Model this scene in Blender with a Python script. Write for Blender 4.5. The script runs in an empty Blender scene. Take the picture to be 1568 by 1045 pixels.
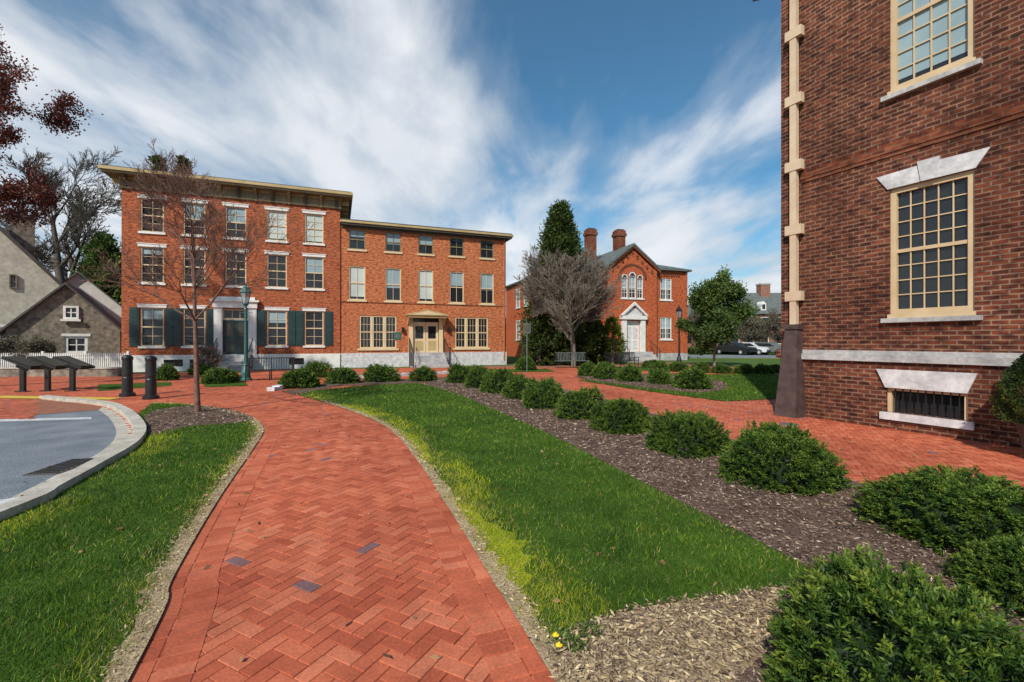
import bpy, math, random
import numpy as np
from mathutils import Vector, Matrix
random.seed(3)
RNG=np.random.default_rng(7)
scene=bpy.context.scene
EYE=1.6; F=697.0
# ---- ground survey helper: bearing / depression -> world XY on the flat ground
def G(a,b):
    Y=EYE*F/(b-522.5); return ((a-784)/F*Y, Y)

# ================= materials =================
def newmat(name):
    m=bpy.data.materials.new(name); m.use_nodes=True
    nt=m.node_tree; b=nt.nodes['Principled BSDF']; return m,nt,b
def N(nt,t,**k):
    n=nt.nodes.new(t)
    for a,v in k.items(): setattr(n,a,v)
    return n
def ramp(nt,stops,interp='LINEAR'):
    r=N(nt,'ShaderNodeValToRGB'); cr=r.color_ramp; cr.interpolation=interp
    while len(cr.elements)<len(stops): cr.elements.new(0.5)
    for e,(p,c) in zip(cr.elements,stops):
        e.position=p; e.color=(c[0],c[1],c[2],1)
    return r
def mat_noise(name,c1,c2,scale=5,rough=.8,bump=.2,bscale=None,metal=0,spec=.5,detail=6,speck=None):
    m,nt,b=newmat(name); L=nt.links
    tc=N(nt,'ShaderNodeTexCoord'); n=N(nt,'ShaderNodeTexNoise'); n.inputs['Scale'].default_value=scale; n.inputs['Detail'].default_value=detail
    L.new(tc.outputs['Object'],n.inputs['Vector'])
    r=ramp(nt,[(.3,c1),(.7,c2)]); L.new(n.outputs['Fac'],r.inputs['Fac']); out=r.outputs['Color']
    if speck:
        n4=N(nt,'ShaderNodeTexNoise'); n4.inputs['Scale'].default_value=speck[0]; n4.inputs['Detail'].default_value=3
        L.new(tc.outputs['Object'],n4.inputs['Vector']); r4=ramp(nt,[(.3,(speck[1],)*3),(.7,(speck[2],)*3)]); L.new(n4.outputs['Fac'],r4.inputs['Fac'])
        mx=N(nt,'ShaderNodeMixRGB',blend_type='MULTIPLY'); mx.inputs[0].default_value=1; L.new(out,mx.inputs[1]); L.new(r4.outputs['Color'],mx.inputs[2]); out=mx.outputs[0]
    L.new(out,b.inputs['Base Color'])
    b.inputs['Roughness'].default_value=rough; b.inputs['Metallic'].default_value=metal
    b.inputs['Specular IOR Level'].default_value=spec
    if bump:
        n2=N(nt,'ShaderNodeTexNoise'); n2.inputs['Scale'].default_value=bscale or scale*6; n2.inputs['Detail'].default_value=8
        L.new(tc.outputs['Object'],n2.inputs['Vector'])
        bp=N(nt,'ShaderNodeBump'); bp.inputs['Strength'].default_value=bump; bp.inputs['Distance'].default_value=.02
        L.new(n2.outputs['Fac'],bp.inputs['Height']); L.new(bp.outputs['Normal'],b.inputs['Normal'])
    return m
def mat_brick(name,c1,c2,mortar,dark,bw=.215,rh=.075,ms=.009,patch=.6,fleck=.85):
    m,nt,b=newmat(name); L=nt.links
    uv=N(nt,'ShaderNodeUVMap'); br=N(nt,'ShaderNodeTexBrick')
    br.inputs['Scale'].default_value=1; br.inputs['Brick Width'].default_value=bw; br.inputs['Row Height'].default_value=rh
    br.inputs['Mortar Size'].default_value=ms; br.inputs['Mortar Smooth'].default_value=.2; br.inputs['Bias'].default_value=-.1
    br.inputs['Color1'].default_value=(*c1,1); br.inputs['Color2'].default_value=(*c2,1); br.inputs['Mortar'].default_value=(*mortar,1)
    L.new(uv.outputs['UV'],br.inputs['Vector'])
    n=N(nt,'ShaderNodeTexNoise'); n.inputs['Scale'].default_value=.7; n.inputs['Detail'].default_value=7; n.inputs['Roughness'].default_value=.65
    L.new(uv.outputs['UV'],n.inputs['Vector'])
    r=ramp(nt,[(.35,dark),(.65,(1,1,1))]); L.new(n.outputs['Fac'],r.inputs['Fac'])
    mx=N(nt,'ShaderNodeMixRGB',blend_type='MULTIPLY'); mx.inputs['Fac'].default_value=patch
    L.new(br.outputs['Color'],mx.inputs['Color1']); L.new(r.outputs['Color'],mx.inputs['Color2'])
    n3=N(nt,'ShaderNodeTexNoise'); n3.inputs['Scale'].default_value=1; n3.inputs['Detail'].default_value=1
    mp=N(nt,'ShaderNodeMapping'); mp.inputs['Scale'].default_value=(5.5,13.3,1); L.new(uv.outputs['UV'],mp.inputs['Vector']); L.new(mp.outputs['Vector'],n3.inputs['Vector'])
    r3=ramp(nt,[(.32,(.45,.42,.45)),(.5,(1,1,1)),(.72,(1.45,1.38,1.2))]); L.new(n3.outputs['Fac'],r3.inputs['Fac'])
    mx2=N(nt,'ShaderNodeMixRGB',blend_type='MULTIPLY'); mx2.inputs['Fac'].default_value=fleck
    L.new(mx.outputs['Color'],mx2.inputs['Color1']); L.new(r3.outputs['Color'],mx2.inputs['Color2'])
    L.new(mx2.outputs['Color'],b.inputs['Base Color']); b.inputs['Roughness'].default_value=.88; b.inputs['Specular IOR Level'].default_value=.2
    bp=N(nt,'ShaderNodeBump'); bp.inputs['Strength'].default_value=.6; bp.inputs['Distance'].default_value=.008; bp.invert=True
    L.new(br.outputs['Fac'],bp.inputs['Height']); L.new(bp.outputs['Normal'],b.inputs['Normal'])
    return m
def mat_rnd(name,stops,rough=.7,patch=None,transl=0,spec=.3):
    """colour from per-element attribute rnd"""
    m,nt,b=newmat(name); L=nt.links
    at=N(nt,'ShaderNodeAttribute'); at.attribute_name='rnd'
    r=ramp(nt,stops); L.new(at.outputs['Fac'],r.inputs['Fac'])
    out=r.outputs['Color']
    for pt in ([] if not patch else (patch if isinstance(patch,list) else [patch])):
        tc=N(nt,'ShaderNodeTexCoord'); n=N(nt,'ShaderNodeTexNoise'); n.inputs['Scale'].default_value=pt[0]; n.inputs['Detail'].default_value=5
        L.new(tc.outputs['Object'],n.inputs['Vector']); r2=ramp(nt,[(.35,pt[1]),(.65,pt[2])]); L.new(n.outputs['Fac'],r2.inputs['Fac'])
        mx=N(nt,'ShaderNodeMixRGB',blend_type='MULTIPLY'); mx.inputs['Fac'].default_value=1
        L.new(out,mx.inputs['Color1']); L.new(r2.outputs['Color'],mx.inputs['Color2']); out=mx.outputs['Color']
    L.new(out,b.inputs['Base Color']); b.inputs['Roughness'].default_value=rough; b.inputs['Specular IOR Level'].default_value=spec
    if transl:
        t=N(nt,'ShaderNodeBsdfTranslucent'); L.new(out,t.inputs['Color']); ms=N(nt,'ShaderNodeMixShader'); ms.inputs['Fac'].default_value=transl
        o=nt.nodes['Material Output']; L.new(b.outputs[0],ms.inputs[1]); L.new(t.outputs[0],ms.inputs[2]); L.new(ms.outputs[0],o.inputs['Surface'])
    return m
M={}
M['brick_main']=mat_brick('brick_main',(.43,.105,.042),(.33,.068,.028),(.38,.19,.11),(.70,.64,.58))
M['brick_annex']=mat_brick('brick_annex',(.53,.155,.058),(.44,.11,.040),(.44,.23,.13),(.78,.72,.66))
M['brick_hall']=mat_brick('brick_hall',(.52,.11,.038),(.43,.08,.028),(.40,.17,.09),(.78,.72,.66))
M['brick_old']=mat_brick('brick_old',(.20,.056,.030),(.082,.027,.019),(.26,.165,.115),(.42,.38,.38),bw=.20,rh=.077,ms=.012,patch=.95,fleck=1)
M['brick_belt']=mat_brick('brick_belt',(.26,.072,.035),(.17,.046,.024),(.22,.13,.09),(.5,.45,.42),patch=.95)
M['brick_bg']=mat_brick('brick_bg',(.30,.14,.10),(.25,.11,.08),(.3,.2,.16),(.8,.75,.7))
M['white']=mat_noise('white_paint',(.64,.63,.60),(.78,.77,.74),3,.5,.05)
M['cream']=mat_noise('cream_paint',(.60,.46,.27),(.70,.56,.36),2,.5,.05)
M['creamdark']=mat_noise('ochre_trim',(.38,.28,.12),(.48,.37,.18),2,.55,.08)
M['frieze']=mat_noise('olive_frieze',(.17,.14,.07),(.25,.20,.10),2,.55,.08)
M['tan']=mat_noise('tan_downspout',(.54,.40,.27),(.66,.52,.37),3,.5,.05)
M['tanframe']=mat_noise('tan_sash_paint',(.52,.37,.21),(.63,.48,.30),3,.5,.05)
M['bracket']=mat_noise('dark_cornice',(.045,.045,.035),(.08,.075,.05),3,.6,.05)
M['green']=mat_noise('shutter_green',(.010,.035,.038),(.018,.05,.05),4,.45,.05)
M['lampgreen']=mat_noise('lamp_green',(.02,.10,.10),(.035,.15,.14),6,.4,.05)
M['black']=mat_noise('black_iron',(.008,.008,.01),(.02,.02,.022),8,.4,.1)
M['copper']=mat_noise('brown_boot',(.045,.028,.028),(.095,.06,.055),6,.55,.25,20)
M['stone']=mat_noise('stone_base',(.28,.28,.29),(.54,.52,.50),2.2,.8,.3,14,speck=(14,.75,1.1))
M['stonewhite']=mat_noise('marble',(.46,.45,.47),(.72,.71,.72),4,.65,.25,18,speck=(11,.78,1.08))
M['slate']=mat_noise('slate',(.07,.085,.085),(.14,.16,.15),3,.7,.3,12)
M['roofdark']=mat_noise('roof_dark',(.05,.045,.04),(.10,.09,.085),3,.8,.3,12)
M['stucco']=mat_noise('stucco',(.44,.41,.33),(.66,.62,.52),1.3,.9,.4,25,speck=(5,.75,1.1))
M['fieldstone']=mat_noise('field_stone',(.10,.085,.07),(.30,.25,.19),5,.9,.6,9,speck=(3.2,.7,1.2))
M['blind']=mat_noise('window_blind',(.42,.48,.46),(.55,.60,.56),1,.6,0)
M['blind_reflect_blue']=mat_noise('window_blind_reflection_blue',(.20,.30,.34),(.30,.40,.44),1,.5,0)  # blue blinds, and the sky reflection painted in the colonial house's upper windows
m,nt,b=newmat('window_glass'); b.inputs['Base Color'].default_value=(.018,.022,.026,1); b.inputs['Roughness'].default_value=.06
n=N(nt,'ShaderNodeTexNoise'); n.inputs['Scale'].default_value=3.5; n.inputs['Detail'].default_value=3; tc=N(nt,'ShaderNodeTexCoord'); nt.links.new(tc.outputs['Object'],n.inputs['Vector'])
bp=N(nt,'ShaderNodeBump'); bp.inputs['Strength'].default_value=.25; bp.inputs['Distance'].default_value=.04; nt.links.new(n.outputs['Fac'],bp.inputs['Height']); nt.links.new(bp.outputs['Normal'],b.inputs['Normal'])
M['glass']=m
m,nt,b=newmat('lantern_glass'); b.inputs['Base Color'].default_value=(.35,.38,.4,1); b.inputs['Roughness'].default_value=.2; b.inputs['Alpha'].default_value=.6
M['lglass']=m
M['asphalt']=mat_noise('asphalt',(.12,.145,.175),(.23,.255,.285),1.4,.85,.6,70,speck=(90,.55,1.4))
M['concrete']=mat_noise('concrete',(.36,.33,.28),(.56,.52,.45),4,.9,.4,50,speck=(20,.8,1.1))
M['yellow']=mat_noise('yellow_line',(.55,.38,.04),(.65,.46,.06),6,.8,.1)
M['linewhite']=mat_noise('white_line',(.38,.40,.42),(.66,.66,.66),9,.8,.1)
M['soil']=mat_noise('mulch_soil',(.085,.055,.042),(.20,.135,.105),3.5,.95,.9,60,spec=.1,speck=(45,.6,1.3))
M['drysoil']=mat_noise('dry_soil',(.30,.22,.13),(.50,.39,.25),7,.95,.8,60,spec=.1,speck=(60,.7,1.2))
M['lawn']=mat_noise('lawn_base',(.035,.075,.010),(.075,.14,.018),2.2,.95,.9,70,spec=.1,speck=(60,.6,1.3))
M['moss']=mat_noise('yellow_turf',(.16,.22,.012),(.34,.38,.02),9,.95,.9,70,spec=.1,speck=(60,.6,1.3))
M['ground']=mat_noise('ground_grass',(.05,.10,.018),(.09,.15,.03),.3,.95,.6,10,spec=.1)
M['mortar']=mat_noise('path_sand',(.24,.095,.06),(.34,.16,.105),5,.95,.4,60,spec=.1)
M['paver']=mat_rnd('brick_paver',[(0,(.38,.082,.042)),(.25,(.47,.112,.057)),(.6,(.54,.142,.073)),(.9,(.60,.19,.105)),(.975,(.44,.14,.09)),(1,(.23,.13,.14))],.8,[(.55,(.80,.77,.76),(1.1,1.1,1.08)),(6,(.86,.85,.84),(1.06,1.06,1.06)),(60,(.82,.82,.82),(1.1,1.1,1.1))],spec=.25)
M['grass']=mat_rnd('grass_blades',[(0,(.040,.095,.010)),(.45,(.080,.185,.018)),(.75,(.145,.27,.030)),(.79,(.36,.46,.02)),(.93,(.58,.56,.04)),(.95,(.42,.33,.14)),(1,(.60,.48,.26))],.6,[(.9,(.66,.72,.7),(1.22,1.14,1.0)),(4,(.78,.83,.8),(1.18,1.12,1.0))],.3)
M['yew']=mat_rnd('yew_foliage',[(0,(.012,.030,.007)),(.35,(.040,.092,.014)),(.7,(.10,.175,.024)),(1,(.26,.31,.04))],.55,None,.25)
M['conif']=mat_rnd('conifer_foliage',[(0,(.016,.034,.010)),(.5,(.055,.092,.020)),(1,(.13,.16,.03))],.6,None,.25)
M['bright']=mat_rnd('broadleaf_foliage',[(0,(.03,.065,.016)),(.5,(.10,.17,.038)),(1,(.22,.29,.08))],.55,None,.3)
M['yelleaf']=mat_rnd('yellow_green_foliage',[(0,(.07,.11,.012)),(.5,(.18,.24,.02)),(1,(.38,.40,.04))],.6,None,.25)
M['redleaf']=mat_rnd('russet_foliage',[(0,(.07,.025,.02)),(.5,(.18,.052,.035)),(1,(.32,.10,.06))],.6,None,.3)
M['bgtree']=mat_rnd('distant_foliage',[(0,(.07,.06,.05)),(.5,(.13,.115,.08)),(1,(.17,.165,.09))],.8,None,.1)
M['chips']=mat_rnd('mulch_chips',[(0,(.055,.034,.026)),(.5,(.17,.11,.085)),(.85,(.31,.22,.17)),(1,(.58,.48,.36))],.9)
M['straw']=mat_rnd('straw',[(0,(.25,.17,.09)),(1,(.62,.50,.31))],.8)
M['deadleaf']=mat_rnd('fallen_leaf',[(0,(.14,.07,.03)),(1,(.38,.24,.12))],.8)
M['bark']=mat_noise('bark_grey',(.12,.10,.08),(.25,.21,.17),12,.9,.6,30)
M['barkdark']=mat_noise('bark_dark',(.06,.05,.042),(.13,.11,.09),12,.9,.6,30)
M['barkred']=mat_noise('bark_red',(.12,.055,.04),(.22,.12,.09),12,.9,.4,30)
M['barkpale']=mat_noise('bark_pale',(.15,.12,.09),(.28,.23,.18),9,.9,.4,30)
M['carpaint']=mat_noise('car_paint',(.6,.62,.65),(.65,.67,.7),1,.25,0)
M['flower']=mat_noise('flower_yellow',(.75,.5,.02),(.85,.62,.03),20,.6,0)

# ================= mesh helpers =================
class MB:
    def __init__(s): s.v=[]; s.f=[]; s.m=[]
    def quad(s,a,b,c,d,m):
        i=len(s.v); s.v+= [tuple(a),tuple(b),tuple(c),tuple(d)]; s.f.append((i,i+1,i+2,i+3)); s.m.append(m)
    def poly(s,pts,m):
        i=len(s.v); s.v+=[tuple(p) for p in pts]; s.f.append(tuple(range(i,i+len(pts)))); s.m.append(m)
    def box(s,x0,x1,y0,y1,z0,z1,m):
        s.hexa([(x0,y0,z0),(x1,y0,z0),(x1,y1,z0),(x0,y1,z0),(x0,y0,z1),(x1,y0,z1),(x1,y1,z1),(x0,y1,z1)],m)
    def hexa(s,p,m):
        i=len(s.v); s.v+=[tuple(q) for q in p]
        for f in ((0,3,2,1),(4,5,6,7),(0,1,5,4),(1,2,6,5),(2,3,7,6),(3,0,4,7)):
            s.f.append(tuple(i+k for k in f)); s.m.append(m)
    def obox(s,c,size,R,m):
        c=Vector(c); h=[k/2 for k in size]; P=[]
        for z in(-1,1):
            for x,y in((-1,-1),(1,-1),(1,1),(-1,1)):
                P.append(c+R@Vector((x*h[0],y*h[1],z*h[2])))
        s.hexa(P,m)
    def prism(s,pts,a0,a1,axis,m):
        def P(p,a):
            return (p[0],a,p[1]) if axis=='y' else ((a,p[0],p[1]) if axis=='x' else (p[0],p[1],a))
        n=len(pts); s.poly([P(p,a0) for p in pts],m); s.poly([P(p,a1) for p in reversed(pts)],m)
        for k in range(n):
            a,b=pts[k],pts[(k+1)%n]; s.quad(P(a,a1),P(b,a1),P(b,a0),P(a,a0),m)
    def lathe(s,prof,m,n=16,c=(0,0),z=0,rot=0):
        i=len(s.v)
        for r,h in prof:
            for k in range(n):
                a=2*math.pi*k/n+rot; s.v.append((c[0]+r*math.cos(a),c[1]+r*math.sin(a),z+h))
        for j in range(len(prof)-1):
            for k in range(n):
                s.f.append((i+j*n+k,i+j*n+(k+1)%n,i+(j+1)*n+(k+1)%n,i+(j+1)*n+k)); s.m.append(m)
    def tube(s,p,q,r,m,n=6):
        p=Vector(p);q=Vector(q);d=(q-p); R=d.to_track_quat('Z','Y').to_matrix(); i=len(s.v)
        for o in(p,q):
            for k in range(n):
                a=2*math.pi*k/n; s.v.append(tuple(o+R@Vector((r*math.cos(a),r*math.sin(a),0))))
        for k in range(n): s.f.append((i+k,i+(k+1)%n,i+n+(k+1)%n,i+n+k)); s.m.append(m)
    def build(s,name,parent=None,smooth=False,loc=None,rotz=0):
        me=bpy.data.meshes.new(name); me.from_pydata(s.v,[],s.f)
        names=[]; 
        for k in s.m:
            if k not in names: names.append(k)
        for k in names: me.materials.append(M[k])
        me.polygons.foreach_set('material_index',[names.index(k) for k in s.m])
        uv=me.uv_layers.new(name='UVMap'); 
        me.update()
        for p in me.polygons:
            n=p.normal; ax=max(range(3),key=lambda k:abs(n[k])) 
            for li in p.loop_indices:
                c=me.vertices[me.loops[li].vertex_index].co
                uv.data[li].uv=((c.x,c.y) if ax==2 else ((c.y,c.z) if ax==0 else (c.x,c.z)))
        me.polygons.foreach_set('use_smooth',[smooth]*len(me.polygons))
        o=bpy.data.objects.new(name,me); scene.collection.objects.link(o)
        if parent: o.parent=parent
        if loc: o.location=loc
        o.rotation_euler[2]=rotz
        return o
def empty(name,loc=(0,0,0),rotz=0):
    e=bpy.data.objects.new(name,None); scene.collection.objects.link(e); e.location=loc; e.rotation_euler[2]=rotz; e.empty_display_size=.3; return e
def npmesh(name,V,Fc,mat,rnd=None,parent=None,smooth=False,link=True):
    V=np.asarray(V,dtype=np.float32); Fc=np.asarray(Fc,dtype=np.int32); k=Fc.shape[1]
    me=bpy.data.meshes.new(name); me.vertices.add(len(V)); me.vertices.foreach_set('co',V.ravel())
    me.loops.add(Fc.size); me.loops.foreach_set('vertex_index',Fc.ravel())
    me.polygons.add(len(Fc)); me.polygons.foreach_set('loop_start',np.arange(0,Fc.size,k,dtype=np.int32))
    me.polygons.foreach_set('loop_total',np.full(len(Fc),k,dtype=np.int32))
    me.polygons.foreach_set('use_smooth',np.full(len(Fc),smooth,dtype=bool))
    me.materials.append(M[mat])
    if rnd is not None:
        a=me.attributes.new('rnd','FLOAT','POINT'); a.data.foreach_set('value',np.asarray(rnd,dtype=np.float32))
    me.update(calc_edges=True)
    if not link: return me
    o=bpy.data.objects.new(name,me); scene.collection.objects.link(o)
    if parent: o.parent=parent
    return o
def nrm(a): return a/np.maximum(np.linalg.norm(a,axis=1,keepdims=True),1e-9)
def leaf_geo(P,D,L,W,rng):
    n=len(P); D=nrm(D); R=nrm(np.cross(D,rng.normal(size=(n,3))))
    L=np.broadcast_to(np.asarray(L).reshape(-1,1),(n,1)); W=np.broadcast_to(np.asarray(W).reshape(-1,1),(n,1))
    v=np.stack([P,P+D*L*.5+R*W*.5,P+D*L,P+D*L*.5-R*W*.5],1).reshape(-1,3)
    f=np.arange(4*n).reshape(n,4); return v,f
def pip(pts,poly):
    x=pts[:,0];y=pts[:,1]; ins=np.zeros(len(pts),bool); n=len(poly)
    for i in range(n):
        x0,y0=poly[i]; x1,y1=poly[(i+1)%n]
        if y0==y1: continue
        c=((y0>y)!=(y1>y))&(x<(x1-x0)*(y-y0)/(y1-y0)+x0); ins^=c
    return ins
def pdist(pts,line):
    d=np.full(len(pts),1e9)
    for a,b in zip(line[:-1],line[1:]):
        a=np.array(a);b=np.array(b);ab=b-a; t=np.clip(((pts-a)@ab)/(ab@ab),0,1); d=np.minimum(d,np.linalg.norm(pts-(a+t[:,None]*ab),axis=1))
    return d
def sheet(name,poly,z,mat):
    from mathutils.geometry import tessellate_polygon
    me=bpy.data.meshes.new(name); tr=tessellate_polygon([[Vector((p[0],p[1],0)) for p in poly]])
    me.from_pydata([(p[0],p[1],z) for p in poly],[],[tuple(t) for t in tr]); me.materials.append(M[mat]); me.update()
    if sum(p.normal.z for p in me.polygons)<0: me.flip_normals()
    o=bpy.data.objects.new(name,me); scene.collection.objects.link(o); return o
def smoothline(pts,n=4):
    P=[np.array(p,float) for p in pts]; P=[2*P[0]-P[1]]+P+[2*P[-1]-P[-2]]; out=[]
    for i in range(1,len(P)-2):
        for k in range(n):
            t=k/n; a,b,c,d=P[i-1],P[i],P[i+1],P[i+2]
            out.append(tuple(.5*((2*b)+(c-a)*t+(2*a-5*b+4*c-d)*t*t+(3*b-a-3*c+d)*t**3)))
    out.append(tuple(P[-2])); return out

# ================= ground =================
gs=MB(); gs.quad((-400,-60,0),(400,-60,0),(400,700,0),(-400,700,0),'ground'); gs.build('ground')
path_left=smoothline([(.43,-3),G(195,1045),G(262,890),G(335,765),G(385,692),G(402,662),G(393,646),G(365,634),G(300,622),G(235,618)])
path_right=smoothline([(2.05,-3),G(850,1045),G(760,900),G(700,800),G(640,708),G(600,662),G(560,640),G(510,622),G(455,606)])
kerb_in=smoothline([(-4.15,-3),(-4.45,2),G(0,790),G(60,760),G(130,722),G(185,690),G(203,668),G(198,650),G(180,633),G(150,622),G(60,612)])
def offset(line,d):
    out=[]
    for i,p in enumerate(line):
        a=np.array(line[max(i-1,0)]);b=np.array(line[min(i+1,len(line)-1)]); t=b-a; t/=np.linalg.norm(t); out.append((p[0]+t[1]*d,p[1]-t[0]*d))
    return out
kerb_out=offset(kerb_in,.18)
lawnA=[kerb_out[k] for k in range(0,len(kerb_out)-10)]+[G(235,618)]+[G(300,622)]+path_left[::-1][5:]
lawnB_right=smoothline([G(640,588),G(690,601),G(760,630),G(850,671),G(950,724),G(1050,777),G(1150,828),G(1240,876)])
lawnB=path_right[5:]+[G(480,600),G(560,592)]+lawnB_right+smoothline([G(1235,892),G(1150,915),G(1000,935),G(890,965),G(838,1010)])
mulch_right=smoothline([G(668,584),G(730,582),G(790,584),G(850,594),G(920,612),G(990,632),G(1100,668),G(1270,727),G(1350,752),G(1568,800),(4.9,3.4),(5.6,1),(6.2,-3)])
mulchC=[path_right[0]]+path_right[2:6]+[G(760,900)]+[G(700,700),G(640,590)]+mulch_right
lawnD=[G(885,583),G(1040,573),(9,21.5),(25,21.5),(25,13.2),(8.2,12.6),G(1195,612),G(1110,616),G(1040,607),G(950,594)]
mulchD=smoothline([G(880,577),G(950,574),G(1010,574),G(1090,582),G(1115,594),G(1075,603),G(1010,598),G(950,590),G(900,583),G(880,577)])
mulchA=smoothline([G(212,652),G(235,632),G(290,624),G(345,628),G(388,643),G(360,651),G(300,655),G(262,662),G(232,668),G(212,652)])
lot=kerb_in+[(-9.7,9.2),(-40,12),(-40,-3)]
plaza=[(-30,-3),(-30,14),(-26,21.8),(-19,22.0),(-9.9,25.7),(-.2,29.5),(4,31),(12,31),(14,28),(14,22),(26,22),(26,-3)]
sheet('brick_plaza_base',plaza,.004,'mortar')
g1=[G(150,590),G(262,586),G(262,592),G(150,600)]
g2=[G(310,587),G(375,586),G(380,592),G(315,594)]
g3=[G(430,600),G(470,596),G(505,586),G(660,580),G(690,578),G(690,584),G(640,588),G(520,592),G(450,606)]
g4=[G(690,566),G(840,566),G(850,570),G(700,572)]
g5=[G(880,563),G(1050,562),G(1050,568),G(890,570)]
isl=[lawnA,mulchC,lawnD,lot,g1,g2,g3,g4,g5]
sheet('lawn_left',lawnA,.026,'lawn'); sheet('mulch_bed',mulchC,.022,'soil'); sheet('lawn_center',lawnB,.029,'lawn'); sheet('lawn_right',lawnD,.026,'lawn')
sheet('mulch_bed_right',mulchD,.032,'soil'); sheet('mulch_bed_tree',mulchA,.034,'soil')
for g in (g1,g2,g4,g5): sheet('lawn_strip',g,.026,'lawn')
sheet('mulch_strip',g3,.0265,'soil')
sheet('parking_lot_asphalt',lot,.008,'asphalt')
def strip(name,line,d0,d1,z,mat,rn):
    a=offset(line,d0); b=[(p[0],p[1]) for p in offset(line,d1)]
    a=[(p[0]+RNG.normal(0,rn),p[1]+RNG.normal(0,rn)) for p in a]
    return sheet(name,a+b[::-1],z,mat)
fineL=smoothline(path_left[3:-6],3); fineR=smoothline(path_right[2:-3],3)
strip('worn_edge',fineL,-.10,.015,.033,'drysoil',.022)
strip('worn_edge',fineR,.10,-.015,.033,'drysoil',.022)
# yellow-green turf pockets along the right edge of the path
for i0,i1,wd in((14,34,.30),(40,56,.22),(62,80,.25)):
    seg=fineR[i0:i1]; n=len(seg); 
    a=offset(seg,.09); b=offset(seg,.1); 
    o2=[]
    for k,p in enumerate(seg):
        q=np.array(seg[min(k+1,n-1)])-np.array(seg[max(k-1,0)]); q/=np.linalg.norm(q); w_=.07+wd*math.sin(math.pi*k/(n-1))*(.7+.5*random.random()); o2.append((p[0]+q[1]*w_,p[1]-q[0]*w_))
    i1s=[tuple(x) for x in offset(seg,.06)]
    sheet('yellow_turf',o2+i1s[::-1],.0311,'moss')
dry=smoothline([G(838,1010),G(890,965),G(1000,932),G(1150,912),G(1210,905),G(1240,935),G(1180,1000),G(1120,1100),(1.2,1.2),(.55,1.2),G(850,1045)])
sheet('dry_soil_patch',dry,.0255,'drysoil')
kb=MB()
for i in range(len(kerb_in)-1):
    a,b=kerb_in[i],kerb_in[i+1]; c,d=kerb_out[i+1],kerb_out[i]
    kb.hexa([(a[0],a[1],.0),(b[0],b[1],0),(c[0],c[1],0),(d[0],d[1],0),(a[0],a[1],.10),(b[0],b[1],.10),(c[0],c[1],.105),(d[0],d[1],.105)],'concrete')
kb.build('kerb')
gut=offset(kerb_in,-.22)
sheet('gutter',kerb_in[:-2]+gut[:-2][::-1],.0115,'concrete')
sheet('brick_crossing',[G(160,621),G(60,613.5),(-24,11.4),(-24,9.4),G(0,640),G(150,629)],.015,'mortar')
sheet('yellow_marking',[(-14.6,13.1),(-10.8,12.6),(-10.8,12.2),(-14.8,12.6)],.03,'yellow')
sheet('white_marking',[G(-60,775),G(42,762),G(38,770),G(-60,784)],.0125,'linewhite')
sheet('white_marking',[G(-40,644),G(140,640),G(140,643),G(-40,648)],.0125,'linewhite')
dr=MB(); c=G(100,716); R=Matrix.Rotation(math.radians(100),3,'Z')
dr.obox((c[0],c[1],.014),(.75,.36,.012),R,'roofdark')
for k in range(9):
    p=R@Vector((-.32+k*.08,0,0)); dr.obox((c[0]+p.x,c[1]+p.y,.023),(.03,.30,.012),R,'black')
dr.build('storm_drain')
ed=MB()
for a,b in (((505,583),(560,580)),((600,578),(632,576)),((420,600),(440,596)),((655,575),(690,573))):
    p=np.array(G(*a));q=np.array(G(*b)); n=5
    for k in range(n):
        s=p+(q-p)*k/n; e=p+(q-p)*(k+.94)/n; t=(e-s)/np.linalg.norm(e-s); w=np.array([-t[1],t[0]])*.25
        P=[s,e,e+w,s+w]; h=.12+random.random()*.04
        ed.hexa([(x[0],x[1],0) for x in P]+[(x[0],x[1],h) for x in P],'stonewhite')
ed.build('stone_edging')

# ---- brick pavers
def bricks(name,C,ang,Ls,Ws,z,rnd):
    n=len(C); ca,sa=np.cos(ang),np.sin(ang)
    def corner(sx,sy,ins,zz):
        x=sx*(Ls/2-ins);y=sy*(Ws/2-ins); return np.stack([C[:,0]+x*ca-y*sa,C[:,1]+x*sa+y*ca,zz],1)
    zt=z+RNG.normal(0,.0006,n); tilt=RNG.normal(0,.0005,(4,n)); zb=np.full(n,.002); vs=[]
    S=[(-1,-1),(1,-1),(1,1),(-1,1)]
    for s in S: vs.append(corner(*s,.0,zb+z-.009))
    for s in S: vs.append(corner(*s,.0025,zt))
    for i,s in enumerate(S): vs[4+i][:,2]+=tilt[i]
    V=np.stack(vs,1).reshape(-1,3); o=np.arange(n)[:,None]*8
    F_=np.concatenate([o+np.array(f) for f in((4,5,6,7),(0,1,5,4),(1,2,6,5),(2,3,7,6),(3,0,4,7))])
    return npmesh(name,V,F_,'paver',np.repeat(rnd,8))
def herring(th,xmin,xmax,ymin,ymax):
    u=.090; R=np.array([[math.cos(th),-math.sin(th)],[math.sin(th),math.cos(th)]])
    k=int(60/u/1.2); A,B=np.meshgrid(np.arange(-k,k),np.arange(-k//2,k//2)); A=A.ravel();B=B.ravel()
    ox=A+2*B; oy=A-2*B
    H=np.stack([ox+1,oy+.5],1)*u; Vv=np.stack([ox+.5,oy+2],1)*u
    C=np.concatenate([H,Vv])@R.T; an=np.concatenate([np.full(len(H),th),np.full(len(Vv),th+math.pi/2)])
    m=(C[:,0]>xmin)&(C[:,0]<xmax)&(C[:,1]>ymin)&(C[:,1]<ymax); return C[m],an[m],u
C,an,u=herring(math.radians(45+18),-22,13,-1,27)
m=pip(C,plaza)
for I in isl: m&=~pip(C,I)
C=C[m];an=an[m]
rn=np.clip(RNG.beta(1.6,1.6,len(C))*.93,0,1); rn[RNG.random(len(C))<.012]=1
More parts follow.
